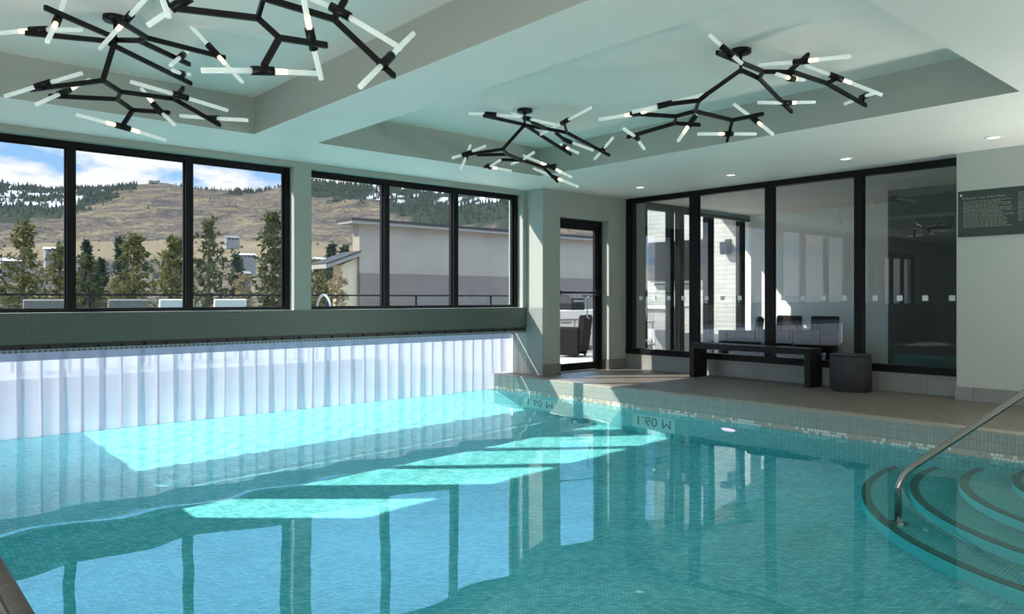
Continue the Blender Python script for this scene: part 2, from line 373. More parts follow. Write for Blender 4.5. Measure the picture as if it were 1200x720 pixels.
# unseen sides of the room, low openings added for the fill lamps
b = MB()
for a, c, d, e_ in grid_holes([YB, 5.9, -1.8, 5.6], [0, 3.4, 0.2, 1.15], lambda y, z: -1.8 < y < 5.6 and 0.2 < z < 1.15): b.box(-1.55, -1.30, a, c, d, e_)  # near wall added to hold the left fill lamp in its opening
b.box(XL, -1.55, 5.65, 5.9, 0, 3.4); b.box(XL - 0.25, XL, 5.65, YO, 0, 3.4)
struct(b.build('wall_unseen_left', M['wall']))
b = MB(); wall_xz(b, YB - 0.25, YB, -1.55, 14.3, 0, 3.4, [(0.9, 9.1, 0.2, 0.95)]); struct(b.build('wall_rear', M['wall']))
# curb under the partition
b = MB(); b.box(XG, XG + 0.16, 3.18, YD, 0, 0.19); struct(b.build('curb_tile', M['plinth_yz'])); 
b = MB(); b.box(XG - 0.003, XG + 0.16, 3.18, YD, 0.19, 0.25); struct(b.build('trim_3', M['curbmosaic']))
b = MB(); b.box(XG + 0.16, XG + 0.24, YD - 0.2, YD + 0.3, 0, 3.4); b.box(XG, XG + 0.55, YD + 0.02, YD + 0.3, 0, 3.4); struct(b.build('wall_jamb', M['wall']))

# floors
b = MB()
for x0, x1, y0, y1 in grid_holes([XL, XC1, PX0 - 0.15, PX1 + 0.15], [YB, YO, PY0 - 0.15], lambda x, y: PX0 - 0.15 < x < PX1 + 0.15 and y > PY0 - 0.15): b.box(x0, x1, y0, y1, -0.30, 0.0)
struct(b.build('floor', M['deck']))

# ------------------------------------------------------------------ pool
ZD = -1.82
b = MB()
for (ya, za), (yb_, zb) in (((PY0, ZF), (2.9, ZF)), ((2.9, ZF), (5.2, ZD)), ((5.2, ZD), (PY1, ZD))): b.quad((PX0, ya, za), (PX1, ya, za), (PX1, yb_, zb), (PX0, yb_, zb))
pf = struct(b.build('pool_floor', M['poolfloor'], fix=False)); 
pw = []
b = MB(); b.box(PX1, PX1 + 0.25, PY0 - 0.25, PY1, ZD - 0.1, -0.19); pw.append(struct(b.build('pool_wall_right', M['pool_yz'])))
b = MB(); b.box(PX0 - 0.25, PX0, PY0 - 0.25, PY1, ZD - 0.1, -0.02); pw.append(struct(b.build('pool_wall_left', M['pool_yz'])))
b = MB(); b.box(PX0, PX1, PY0 - 0.25, PY0, ZD - 0.1, -0.02); pw.append(struct(b.build('pool_wall_near', M['pool_xz'])))
b = MB(); b.box(PX0, PX1, PY1, PY1 + 0.25, ZD - 0.1, -0.02); pw.append(struct(b.build('pool_wall_outdoor', M['pool_xz'])))
# coping: vertical mosaic face with rounded rim
def coping(x, s, y0, y1):
    b = MB(); rr = 0.02
    prof = [(x, -0.205), (x, -rr)] + [(x + s * rr * (1 - math.cos(k * math.pi / 8)), -rr + rr * math.sin(k * math.pi / 8)) for k in range(1, 5)] + [(x + s * 0.16, 0.0), (x + s * 0.16, -0.205)]
    b.prism([(p, q) for p, q in prof], 'y', y0, y1)
    return b
struct(coping(PX1 - 0.001, 1, PY0 - 0.15, PY1).build('pool_coping_right', M['coping_yz']))
b = MB(); b.prism([(PX1 - 0.006, -0.014), (PX1 - 0.002, 0.0), (PX1 + 0.006, 0.004), (PX1 + 0.155, 0.004), (PX1 + 0.155, -0.014)], 'y', PY0 - 0.15, PY1); struct(b.build('pool_rim_right', M['rim']))
b = coping(PX0 + 0.001, -1, PY0 - 0.15, PY1)
for k in range(1): pass
struct(b.build('pool_coping_left', M['darkcoping']))
# raised bullnose on the left rim
b = MB(); pts = [(PX0 - 0.045, y, -0.005) for y in (PY0 - 0.2, PY1)]; b.tube(pts, 0.05, 16); struct(b.build('pool_rim_left', M['darkcoping']))
b = MB(); b.box(PX0, PX1, PY0 - 0.15, PY0 + 0.001, -0.205, 0.0); struct(b.build('pool_coping_near', M['coping_xz']))

# water surface, faintly rippled
b = MB(); nx, ny = 180, 320
def wave(x, y): return 0.00028 * math.sin(3.1 * x + 1.7 * y + 0.6 * math.sin(1.3 * y)) + 0.0004 * math.sin(-4.3 * x + 5.2 * y + 1.0) + 0.0003 * math.sin(9.0 * x + 7.7 * y) + max(0.0, min(1.0, (y - 6.6) / 1.6)) * (0.0004 * math.sin(21 * x + 9 * y + 1.5 * math.sin(3 * y)) + 0.0004 * math.sin(-15 * x + 19 * y + 1.2 * math.sin(4 * x)))
for j in range(ny + 1):
    for i in range(nx + 1):
        x = PX0 + (PX1 - PX0) * i / nx; y = PY0 + (PY1 - PY0) * j / ny
        b.v.append((x, y, ZW + wave(x, y)))
for j in range(ny):
    for i in range(nx):
        a = j * (nx + 1) + i; b.f.append((a, a + 1, a + nx + 2, a + nx + 1)); b.sm.append(True)
water = b.build('pool_water', M['water'], fix=False); tag(water, 'clear turquoise water filling the swimming pool', 'water', kind='stuff')
water.cycles.is_caustics_caster = True
for o in [pf] + pw: o.cycles.is_caustics_receiver = True
# ------------------------------------------------------------------ windows of the window wall
def window(name, x0, x1, z0, z1, mull, label):
    r_ = thing(name, label, 'window', ((x0 + x1) / 2, 8.97, z0), kind='structure')
    b = MB(); fr_ = 0.062
    b.box(x0, x1, 8.91, 9.03, z1 - fr_, z1); b.box(x0, x1, 8.91, 9.03, z0, z0 + 0.045); b.box(x0, x0 + fr_, 8.91, 9.03, z0 + 0.045, z1 - fr_); b.box(x1 - fr_, x1, 8.91, 9.03, z0 + 0.045, z1 - fr_)
    # slim inner bead
    b.box(x1 - fr_ - 0.03, x1 - fr_, 8.94, 8.955, z0 + 0.045, z1 - fr_); b.box(x0 + fr_, x1 - fr_ - 0.03, 8.94, 8.955, z1 - fr_ - 0.02, z1 - fr_)
    b.build('frame', M['black'], r_)
    edges = [x0 + fr_] + [m_ for m_ in mull] + [x1 - fr_]
    for m_ in mull:
        b = MB(); b.box(m_ - 0.042, m_ + 0.042, 8.91, 9.03, z0 + 0.045, z1 - fr_); b.box(m_ - 0.058, m_ - 0.042, 8.95, 8.98, z0 + 0.045, z1 - fr_); b.build('mullion', M['black'], r_)
    for i in range(len(edges) - 1):
        b = MB(); x, X = edges[i] + (0.042 if i else 0), edges[i + 1] - (0.042 if i < len(mull) else 0)
        b.quad((x, 8.965, z0 + 0.045), (X, 8.965, z0 + 0.045), (X, 8.965, z1 - fr_), (x, 8.965, z1 - fr_)); b.build('pane', M['glass'], r_, fix=False)
    return r_
window('window_1', *WIN1, (1.755, 2.945), 'long black framed window on the left with hill and pines behind it')
window('window_5', *WIN0, (), 'black framed window beyond the left edge of the photo')
window('window_2', *WIN2, (5.575, 6.765), 'black framed window above the pool beside the door wall, grey building behind it')
# pale sills
b = MB(); b.box(WIN1[0], WIN1[1], YW, 8.91, 1.045, 1.052); struct(b.build('trim_4', M['white']))
b = MB(); b.box(WIN2[0], WIN2[1], YW, 8.91, 1.045, 1.052); struct(b.build('trim_5', M['white']))

def glazed_door(name, x0, x1, z1, y, n, label):
    r_ = thing(name, label, 'door', ((x0 + x1) / 2, y, 0), kind='structure')
    fr_ = 0.07; b = MB()
    b.box(x0, x0 + fr_, y, y + 0.1, 0, z1); b.box(x1 - fr_, x1, y, y + 0.1, 0, z1); b.box(x0 + fr_, x1 - fr_, y, y + 0.1, z1 - fr_, z1)
    b.build('frame', M['black'], r_)
    wv = (x1 - x0 - 2 * fr_) / n
    for i in range(n):
        a = x0 + fr_ + i * wv; c = a + wv; st = 0.09; b = MB()
        b.box(a + 0.004, a + st, y + 0.02, y + 0.07, 0.01, z1 - fr_); b.box(c - st, c - 0.004, y + 0.02, y + 0.07, 0.01, z1 - fr_)
        b.box(a + st, c - st, y + 0.02, y + 0.07, 0.01, 0.13); b.box(a + st, c - st, y + 0.02, y + 0.07, z1 - fr_ - 0.09, z1 - fr_)
        lf = b.build('leaf', M['black'], r_)
        b = MB(); b.quad((a + st, y + 0.045, 0.13), (c - st, y + 0.045, 0.13), (c - st, y + 0.045, z1 - fr_ - 0.09), (a + st, y + 0.045, z1 - fr_ - 0.09)); b.build('pane', M['glass'], r_, fix=False)
    return r_
door = glazed_door('door_1', XR + 0.38, 9.61, 2.49, 8.57, 1, 'narrow black framed glass door to the sunny patio')
b = MB(); b.rod((XR + 0.50, 8.54, 1.29), (9.44, 8.54, 1.29), 0.016); b.box(XR + 0.48, XR + 0.53, 8.53, 8.59, 1.26, 1.32); b.box(9.41, 9.50, 8.52, 8.59, 1.24, 1.34); b.build('push_bar', M['black'], door)
b = MB(); b.tube([(9.40, 8.655, 0.85), (9.40, 8.72, 0.87), (9.40, 8.72, 1.21), (9.40, 8.655, 1.23)], 0.013, 8); b.build('pull_handle', M['steel'], door)
d2 = glazed_door('door_2', DOOR2[0], DOOR2[1], 2.5, 8.9, 3, 'dark framed entrance doors at the unseen end of the window wall')

# ------------------------------------------------------------------ glass partition
part = thing('window_3', 'tall black framed glass partition behind the dark bench', 'glass partition', (XG, 5.8, 0.25), kind='structure')
b = MB(); b.box(XG, XG + 0.11, 3.18, YD, 2.815, 2.9); b.box(XG - 0.012, XG + 0.11, 3.18, YD + 0.02, 0.25, 0.345); b.box(XG, XG + 0.11, 8.275, YD, 0.345, 2.815); b.build('frame', M['black'], part)
posts = [(6.98, 7.123), (5.685, 5.807), (4.40, 4.505)]
for a, c in posts:
    b = MB(); b.box(XG, XG + 0.11, a, c, 0.345, 2.815); b.build('mullion', M['black'], part)
lims = [(7.123, 8.275), (5.807, 6.98), (4.505, 5.685), (3.18, 4.40)]
for a, c in lims:
    b = MB(); b.quad((XG + 0.05, a, 0.345), (XG + 0.05, c, 0.345), (XG + 0.05, c, 2.815), (XG + 0.05, a, 2.815)); pn = b.build('pane', M['partglass'], part, fix=False)
    n = int((c - a) / 0.27); 
    for k in range(n):
        yy = a + (k + 0.5) * (c - a) / n
        q = MB(); q.box(XG + 0.044, XG + 0.048, yy - 0.034, yy + 0.034, 1.165, 1.233); q.build('marker_square', M['white'], pn)

# space behind the partition
M['brick'] = tiles('white_brick', (0.50, 0.49, 0.46), (0.44, 0.43, 0.405), (0.33, 0.325, 0.305), 0.40, 0.10, 'yz', 0.008, 0.5, rough=0.8, bump=0.4, patch=0.06)
b = MB(); b.box(XC1, XC1 + 0.3, 5.0, YD + 0.12, 0, 3.4); struct(b.build('wall_back', M['white']))
b = MB(); b.box(12.6, XC1, 4.75, 5.0, 0, 3.4); b.box(12.35, 12.6, YB, 5.0, 0, 3.4); struct(b.build('wall_back_dark', M['darkwall']))
b = MB(); b.box(XC1, XC1 + 0.3, YD + 0.12, 11.3, -0.05, 5.2); struct(b.build('wall_brick', M['brick']))
gl = thing('window_4', 'black mullioned glazing of the lounge behind the glass partition', 'glazing', (12.3, YD, 0), kind='structure')
b = MB(); b.box(10.60, XC1, YD, YD + 0.12, 2.78, 2.9); b.box(10.60, XC1, YD, YD + 0.12, 0.0, 0.10); b.box(10.60, 10.64, YD, YD + 0.12, 0.1, 2.78); b.build('frame', M['black'], gl)
for a, c in [(11.31, 11.42), (11.60, 11.73), (12.50, 12.70), (13.66, 13.82)]:
    b = MB(); b.box(a, c, YD, YD + 0.12, 0.1, 2.78); b.build('mullion', M['black'], gl)
for a, c in [(10.64, 11.31), (11.42, 11.60), (11.73, 12.50), (12.70, 13.66), (13.82, XC1)]:
    b = MB(); b.quad((a, YD + 0.06, 0.1), (c, YD + 0.06, 0.1), (c, YD + 0.06, 2.78), (a, YD + 0.06, 2.78)); b.build('pane', M['glass'], gl, fix=False)

# ------------------------------------------------------------------ pool furniture: hex band, steps, rail, lamp, depth mark reflections
b = MB(); random.seed(3)
y = PY0
row = 0
for row in range(2):
    y = PY0 + row * 0.0175
    while y < 9.1:
        if random.random() < (0.75 if row == 0 else 0.6) * (0.6 + 0.55 * math.sin(y * 7.0)):
            b.prism([(y + 0.0165 * math.cos(R(60 * k + 30)), -0.235 + row * 0.031 + 0.0165 * math.sin(R(60 * k + 30))) for k in range(6)], 'x', PX1 - 0.006, PX1 + 0.01)
        y += 0.035
hx = struct(b.build('trim_6', M['hex']))
b = MB(); b.box(PX1 - 0.003, PX1 + 0.012, PY0, PY1, -0.27, -0.188); struct(b.build('trim_7', M['hexbase']))
hx['label'] = 'band of small white hexagon tiles at the waterline'; hx['category'] = 'tile trim'

SC = (7.5, 0.8)
steps = thing('pool_steps', 'curved mosaic steps under water at the right end of the pool', 'pool steps', (SC[0], SC[1], ZF), kind='structure')
def arc_pts(r_):
    pts = []
    for k in range(-20, 49):
        a = R(90) + R(180) * (k - 6) / 40.0
        x, y_ = SC[0] + r_ * math.cos(a), SC[1] + r_ * math.sin(a)
        if x <= PX1 - 0.002 and y_ >= PY0 + 0.002: pts.append((x, y_))
    return pts
radii = [2.28, 1.91, 1.54, 1.17]
for i, r_ in enumerate(radii):
    zt = ZF + 0.24 * (i + 1)
    pts = arc_pts(r_)
    pts = [(PX1 - 0.001, pts[0][1])] + pts + [(pts[-1][0], PY0 + 0.001)]
    ins = [(SC[0] + (x - SC[0]) * (r_ - 0.07) / r_, SC[1] + (y_ - SC[1]) * (r_ - 0.07) / r_) for x, y_ in pts]
    ins[0] = (PX1 - 0.001, ins[1][1]); ins[-1] = (ins[-2][0], PY0 + 0.001)
    n = len(pts)
    # riser
    b = MB(); b.v += [(x, y_, ZF) for x, y_ in pts] + [(x, y_, zt - 0.02) for x, y_ in pts]
    for k in range(n - 1): b.f.append((k, k + 1, n + k + 1, n + k)); b.sm.append(True)
    rs = b.build('step', M['riser'], steps, fix=False); rs.cycles.is_caustics_receiver = True
    # tread
    b = MB(); b.add([(x, y_, zt) for x, y_ in ins] + [(PX1 - 0.001, PY0 + 0.001, zt)], [tuple(range(n + 1))])
    tr_ = b.build('tread', M['tread'], rs, fix=False); tr_.cycles.is_caustics_receiver = True
    # dark nosing band, flat top and short lip
    b = MB(); b.v += [(x, y_, zt) for x, y_ in ins] + [(x, y_, zt) for x, y_ in pts] + [(x, y_, zt - 0.02) for x, y_ in pts]
    for k in range(n - 1):
        b.f.append((k, k + 1, n + k + 1, n + k)); b.sm.append(False); b.f.append((n + k, n + k + 1, 2 * n + k + 1, 2 * n + k)); b.sm.append(False)
    no_ = b.build('nosing', M['nosing'], rs, fix=False); no_.cycles.is_caustics_receiver = True

# handrail
hp = Vector((5.99, 2.35, 0)); hd = Vector((0.745, -0.667, 0)).normalized()
hr = thing('handrail', 'brushed steel handrail rising from the curved pool steps', 'handrail', (hp.x, hp.y, -1.2))
pts = [hp + Vector((0, 0, -1.2)), hp + Vector((0, 0, -0.29))]
for k in range(1, 8):
    t_ = k / 7.0; a = R(56) * t_
    pts.append(hp + Vector((0, 0, -0.29)) + hd * 0.25 * (1 - math.cos(a)) + Vector((0, 0, 0.25 * math.sin(a))))
e_ = pts[-1]; sl = Vector((hd.x * math.cos(R(33.5)), hd.y * math.cos(R(33.5)), math.sin(R(33.5))))
pts += [e_ + sl * s_ for s_ in (0.3, 0.7, 1.2, 1.6)]
top = pts[-1]
pts += [top + hd * 0.1 + Vector((0, 0, 0.03)), top + hd * 0.45 + Vector((0, 0, 0.03)), top + hd * 0.55 + Vector((0, 0, -0.06)), Vector((top.x + hd.x * 0.58, top.y + hd.y * 0.58, 0.0))]
b = MB(); b.tube(pts, 0.027, 14); b.build('rail', M['steel'], hr)
b = MB(); b.lathe([(0.028, 0.012), (0.055, 0.010), (0.066, 0.0)], (hp.x, hp.y, -1.2), 24); b.build('base_flange', M['steel'], hr)
b = MB(); b.lathe([(0.028, 0.012), (0.055, 0.010), (0.066, 0.0)], (pts[-1].x, pts[-1].y, 0), 24); b.build('base_flange', M['steel'], hr)

# underwater lamp on the pool wall
M['lens'] = emit('pale_violet_lamp', (0.80, 0.66, 1.0), 1.5)
lp = thing('pool_light', 'round underwater lamp with pale violet lens on the pool wall', 'pool light', (PX1, 4.895, -0.72))
def disc_x(r0, r1, x0, x1, yc, zc, n=24):
    b = MB(); prof = [(r0, x0), (r1, x1)]
    for rr, xx in prof: b.v += [(xx, yc + rr * math.cos(2 * math.pi * k / n), zc + rr * math.sin(2 * math.pi * k / n)) for k in range(n)]
    for k in range(n): b.f.append((k, (k + 1) % n, n + (k + 1) % n, n + k)); b.sm.append(True)
    b.f.append(tuple(n + k for k in range(n))); b.sm.append(False)
    return b
disc_x(0.12, 0.11, PX1, PX1 - 0.03, 4.895, -0.72).build('rim', M['white'], lp)
disc_x(0.095, 0.085, PX1 - 0.029, PX1 - 0.04, 4.895, -0.72).build('lens', M['lens'], lp)

def text(name, s, size, m, parent, origin, ux, uz, depth=0.001):
    """Lettering as a mesh: origin, direction of reading ux, up direction uz."""
    cu = bpy.data.curves.new(name, 'FONT'); cu.body = s; cu.size = size; cu.extrude = depth; cu.resolution_u = 3
    ob = bpy.data.objects.new(name, cu); COL.objects.link(ob)
    me = bpy.data.meshes.new_from_object(ob.evaluated_get(bpy.context.evaluated_depsgraph_get()))
    bpy.data.objects.remove(ob); me.name = name
    ux, uz, og = Vector(ux), Vector(uz), Vector(origin); n_ = ux.cross(uz)
    for vv in me.vertices: vv.co = og + ux * vv.co.x + uz * vv.co.y + n_ * vv.co.z
    me.materials.clear(); me.materials.append(m)
    o = bpy.data.objects.new(name, me); COL.objects.link(o)
    if parent is not None: o.parent = parent; o.matrix_parent_inverse = Matrix.Translation(-abs_loc(parent))
    return o
M['marktile'] = pbr('pale_mirrored_tile', (0.66, 0.78, 0.76), 0.3)
M['markink'] = pbr('dark_mirrored_lettering', (0.05, 0.13, 0.14), 0.4)
for yy, lab in ((8.44, 'pale upside-down tile reading 1.60 M, built as a reflection below the sunny end of the coping'), (6.34, 'pale upside-down tile reading 1.60 M, built as a reflection in the shaded water nearer the bench')):
    mk = thing('depth_mark_reflection', lab, 'depth mark reflection', (PX1, yy, -0.42), 'depth mark reflections on the pool wall')
    b = MB(); b.box(PX1 - 0.007, PX1 - 0.002, yy - 0.68, yy, -1.50, -0.60); b.build('tile', M['marktile'], mk)
    text('lettering', '1.60 M', 0.21, M['markink'], mk, (PX1 - 0.008, yy - 0.05, -0.74), (0, -1, 0), (0, 0, -4.0), 0.0008)  # stretched upside-down text stands in for the water reflection of a coping mark

# ------------------------------------------------------------------ vinyl strip curtain at the swim-through
cur = thing('strip_curtain', 'milky vinyl strip curtain hanging to the water under the window wall', 'curtain', (4.2, 9.15, -0.25))
random.seed(11); x = PX0 + 0.005; k = 0
while x < 7.99:
    w_ = 0.235; y0 = 9.142 + (0.012 if k % 2 else 0.0) + random.uniform(-0.004, 0.004); sk = random.uniform(-0.012, 0.012); cu = random.uniform(0.003, 0.012)
    x1 = min(x + w_, XR - 0.005); b = MB(); nn = 6; zb_ = -0.29 if x1 < PX1 else 0.012; zs = [0.72, 0.3, 0.05, zb_]
    for zi, z in enumerate(zs):
        for q in range(nn + 1):
            f_ = q / nn; b.v.append((x + (x1 - x) * f_ + sk * zi / 3, y0 + cu * math.cos(f_ * 2 * math.pi) * (0.5 + zi / 3), z))
    for zi in range(3):
        for q in range(nn):
            a = zi * (nn + 1) + q; b.f.append((a, a + 1, a + nn + 2, a + nn + 1)); b.sm.append(True)
    b.build('strip', M['vinyl'], cur, fix=False)
    x += 0.192; k += 1
b = MB(); b.box(PX0 + 0.005, XR - 0.02, 9.126, 9.130, 0.55, 0.72); b.build('hem_band', M['hem'], cur)
cr_ = thing('curtain_rail', 'dark curtain rail with bolt heads along the mosaic ledge', 'rail', (4.2, 8.82, 0.66))
b = MB(); b.box(PX0, XR - 0.01, 8.80, 8.90, 0.69, 0.74); b.box(PX0, XR - 0.01, 8.79, 8.80, 0.685, 0.735); b.build('channel', M['dark'], cr_)
M['slots'] = tiles('slotted_strip', (0.27, 0.31, 0.29), (0.25, 0.29, 0.27), (0.09, 0.10, 0.09), 0.05, 0.2, 'xz', 0.010, bump=0)
b = MB(); b.box(PX0, XR - 0.01, 8.784, 8.79, 0.655, 0.682); b.build('slotted_edge', M['slots'], cr_)
b = MB()
bx_ = PX0 + 0.1
while bx_ < XR - 0.1:
    q = MB(); q.rod((bx_, 8.79, 0.71), (bx_, 8.772, 0.71), 0.011, n=8); q.box(bx_ - 0.02, bx_ + 0.02, 8.782, 8.79, 0.69, 0.70); q.build('bolt', M['black'], cr_); bx_ += 0.225

# ------------------------------------------------------------------ deck furniture
bench = thing('bench', 'low black waterfall bench in front of the glass partition', 'bench', (9.81, 5.85, 0))
xf, xb, yn, yf, hh, tt = 9.63, 9.97, 4.90, 6.82, 0.52, 0.085
b = MB(); b.box(xf, xb, yn, yf, hh - tt, hh, 0.006); b.build('seat', M['benchwood'], bench)
for y0 in (yn, yf - tt):
    b = MB(); b.box(xf + 0.001, xb - 0.001, y0 + 0.0005, y0 + tt - 0.0005, 0, hh - tt, 0.005); b.build('leg', M['benchwood'], bench)
dr = thing('drum_table', 'charcoal cylindrical side table right of the bench', 'side table', (9.80, 4.43, 0))
b = MB(); b.lathe([(0.235, 0.0), (0.235, 0.015), (0.25, 0.03), (0.252, 0.24), (0.25, 0.435), (0.244, 0.45)], (9.76, 4.42, 0), 48); b.build('body', M['charcoal'], dr)
b = MB(); b.lathe([(0.240, 0.452), (0.252, 0.456), (0.252, 0.468), (0.246, 0.474)], (9.76, 4.42, 0), 48); b.build('top', M['charcoal'], dr)

# rule board
M['board'] = pbr('board_green', (0.030, 0.050, 0.046), 0.5)
M['boardlines'] = pbr('board_print', (0.30, 0.29, 0.24), 0.6)
M['boardwave'] = pbr('board_wave_print', (0.055, 0.095, 0.085), 0.5)
sg = thing('rule_board', 'dark green pool rule board on the right hand wall', 'sign', (XW, 2.35, 1.91))
b = MB(); b.box(XW - 0.012, XW - 0.002, 1.55, 3.162, 1.912, 2.447, 0.002); b.build('panel', M['board'], sg)
text('title', 'Rules for Use of the Pool', 0.042, M['boardlines'], sg, (XW - 0.0126, 3.115, 2.345), (0, -1, 0), (0, 0, 1), 0.0004)
b = MB(); random.seed(5)
for k in range(17):
    z = 2.315 - k * 0.0185; ln = random.uniform(0.36, 0.49); y0 = 3.105
    while y0 > 3.105 - ln:
        wl = random.uniform(0.015, 0.05); b.box(XW - 0.0128, XW - 0.0121, max(y0 - wl, 2.6), y0, z, z + 0.0065); y0 -= wl + 0.009
for k in range(17):
    z = 2.375 - k * 0.0195; ln = random.uniform(0.5, 0.8); y0 = 2.555
    while y0 > 2.555 - ln:
        wl = random.uniform(0.015, 0.05); b.box(XW - 0.0128, XW - 0.0121, y0 - wl, y0, z, z + 0.0065); y0 -= wl + 0.009
tx = b.build('small_print', M['boardlines'], sg); tx['kind'] = 'stuff'
b = MB()
for z0, am, th in ((2.24, 0.012, 0.016), (2.19, 0.016, 0.024), (2.14, 0.01, 0.012)):
    pts = [(3.16 - 0.03 * k, z0 + am * math.sin(k * 0.33)) for k in range(30)]
    poly = pts + [(p, q + th * (0.4 + 0.6 * abs(math.sin(i_ * 0.11)))) for i_, (p, q) in reversed(list(enumerate(pts)))]
    b.prism(poly, 'x', XW - 0.01225, XW - 0.0118)
b.build('wave_print', M['boardwave'], sg)
b = MB(); b.box(XW - 0.0128, XW - 0.0121, 3.118, 3.138, 2.385, 2.407); b.build('emblem', M['white'], sg)

# recessed downlights
for k, (x, y) in enumerate([(9.09, 2.60), (9.13, 4.19), (9.14, 5.79), (9.12, 7.36)]):
    lab = ['recessed ceiling downlight above the rule board wall', 'recessed ceiling downlight over the drum table end of the bench', 'recessed ceiling downlight over the far end of the bench', 'recessed ceiling downlight nearest the patio door'][k]
    dl = thing('downlight', lab, 'downlight', (x, y, ZC), 'recessed downlights over the deck')
    b = MB(); b.lathe([(0.085, 0.0), (0.085, -0.006), (0.064, -0.008), (0.062, -0.001)], (x, y, ZC), 28, False); b.build('trim_ring', M['white'], dl)
    b = MB(); b.lathe([(0.001, -0.003), (0.062, -0.003)], (x, y, ZC), 28, False); b.build('lens', M['downlight'], dl, fix=False)
# ------------------------------------------------------------------ branching chandeliers
def chandelier(label, canopy, Dh, conv, nodes, bars, lights, mount, dr=0.75):
    """nodes: name -> (X, Y, z guess) read in view; the depth follows from the height, kept within dr of the stem's."""
    root = thing('chandelier', label, 'chandelier', (canopy[0], canopy[1], ZT), 'branching chandeliers in the ceiling coffers')
    P = {}
    for k, (X, Y, z) in nodes.items():
        px, py = conv(X, Y); D = (z - CH) * F / (CY - py); D = max(Dh - dr, min(Dh + dr, D)); P[k] = at(px, py, D)
    cx_, cy_ = canopy
    b = MB(); b.lathe([(0.085, 0.0), (0.085, -0.03), (0.078, -0.036), (0.03, -0.036), (0.026, -0.05), (0.012, -0.055)], (cx_, cy_, ZT), 28); b.build('canopy', M['fixture'], root)
    S = Vector((cx_, cy_, mount)); P['S'] = S
    b = MB(); b.rod((cx_, cy_, ZT - 0.05), S - Vector((0, 0, 0.03)), 0.013); b.build('stem', M['fixture'], root)
    segs = []
    for ch in bars:
        b = MB()
        for p, q in zip(ch[:-1], ch[1:]):
            b.bar(P[p], P[q], 0.022, 0.034); segs.append((P[p], P[q]))
            b.rod(P[q] - Vector((0, 0, 0.015)), P[q] + Vector((0, 0, 0.015)), 0.013, n=8)
        b.build('arm', M['fixture'], root)
    def px_of(p):
        r_ = p.x * U[0] + p.y * V[0]; d_ = p.x * U[1] + p.y * V[1]
        return CX + F * r_ / d_, CY - F * (p.z - CH) / d_, d_
    for i, (hx_, hy_, e1, e2, lit) in enumerate(lights):
        px, py = conv(hx_, hy_); best = None
        for p, q in segs:
            for t_ in (0, .25, .5, .75, .9, 1):
                c = p.lerp(q, t_); a = px_of(c); dd = (a[0] - px) ** 2 + (a[1] - py) ** 2
                if best is None or dd < best[0]: best = (dd, a[2], c)
        D = best[1]; H = at(px, py, D)
        q1 = at(*conv(*e1), D * (1 + 0.05 * math.sin(i * 2.1))); q2 = at(*conv(*e2), D * (1 - 0.05 * math.sin(i * 2.1)))
        ax = (q2 - q1).normalized()
        b = MB(); b.rod(H - ax * 0.062, H + ax * 0.062, 0.026, n=16)
        if (best[2] - H).length > 0.02: b.bar(H, best[2], 0.02, 0.026)
        sk = b.build('socket', M['fixture'], root)
        for s_, q in ((-1, q1), (1, q2)):
            d_ = (q - H); L = max(0.12, min(0.42, d_.length)); d_.normalize()
            b = MB(); b.rod(H + d_ * 0.06, H + d_ * L, 0.0155, n=12); b.build('glass_tube', M['tube'], sk)
            if lit == s_ or lit == 2:
                b = MB(); b.rod(H + d_ * 0.062, H + d_ * 0.135, 0.0165, 0.0163, n=10); b.build('bulb', M['bulb'], sk)
    return root

hi, lo = 3.06, 2.82
chandelier('branching black chandelier with frosted tubes in the left coffer, nearest the long window', (1.49, 6.12), 5.57, lambda X, Y: (X / 4, Y / 4),
    dict(a=(210, 35, hi), a1=(510, 165, hi), b=(118, 155, hi), b1=(480, 190, hi), C0=(560, 98, hi), C1=(690, 178, hi), C2=(1052, 270, hi), j=(650, 190, hi), j2=(887, 302, hi), k=(515, 205, hi), k2=(895, 392, hi - .05),
         H=(482, 378, lo), L1=(145, 421, lo), N1=(565, 430, lo), N2=(815, 464, lo), N3=(550, 466, lo - .02), L2=(235, 450, lo - .02), N4=(622, 516, lo - .04), R4=(792, 528, lo - .04), T4=(575, 590, lo - .1), R2=(1030, 587, lo - .08), U2=(858, 415, lo + .05)),
    [('a', 'a1', 'S'), ('b', 'b1', 'S'), ('S', 'j', 'C1'), ('C0', 'C1', 'C2'), ('j', 'j2'), ('S', 'k', 'k2'), ('S', 'H'), ('H', 'L1'), ('H', 'N1', 'N2'), ('N1', 'N3', 'L2'), ('N3', 'N4', 'R4'), ('N4', 'T4'), ('N2', 'R2'), ('N2', 'U2')],
    [(180, 140, (0, 155), (385, 140), -1), (270, 90, (312, -25), (222, 195), 1), (597, 88, (690, -15), (468, 228), 1), (1000, 238, (840, 65), (1138, 388), 1), (850, 264, (885, 232), (800, 306), 0), (850, 345, (810, 330), (890, 350), 0),
     (203, 396, (385, 343), (22, 452), 0), (300, 432, (420, 374), (170, 490), -1), (845, 450, (612, 383), (1067, 518), 0), (740, 510, (662, 415), (820, 588), -1), (1000, 555, (800, 540), (1197, 566), 0), (575, 595, (358, 538), (777, 658), 2)], 3.11)
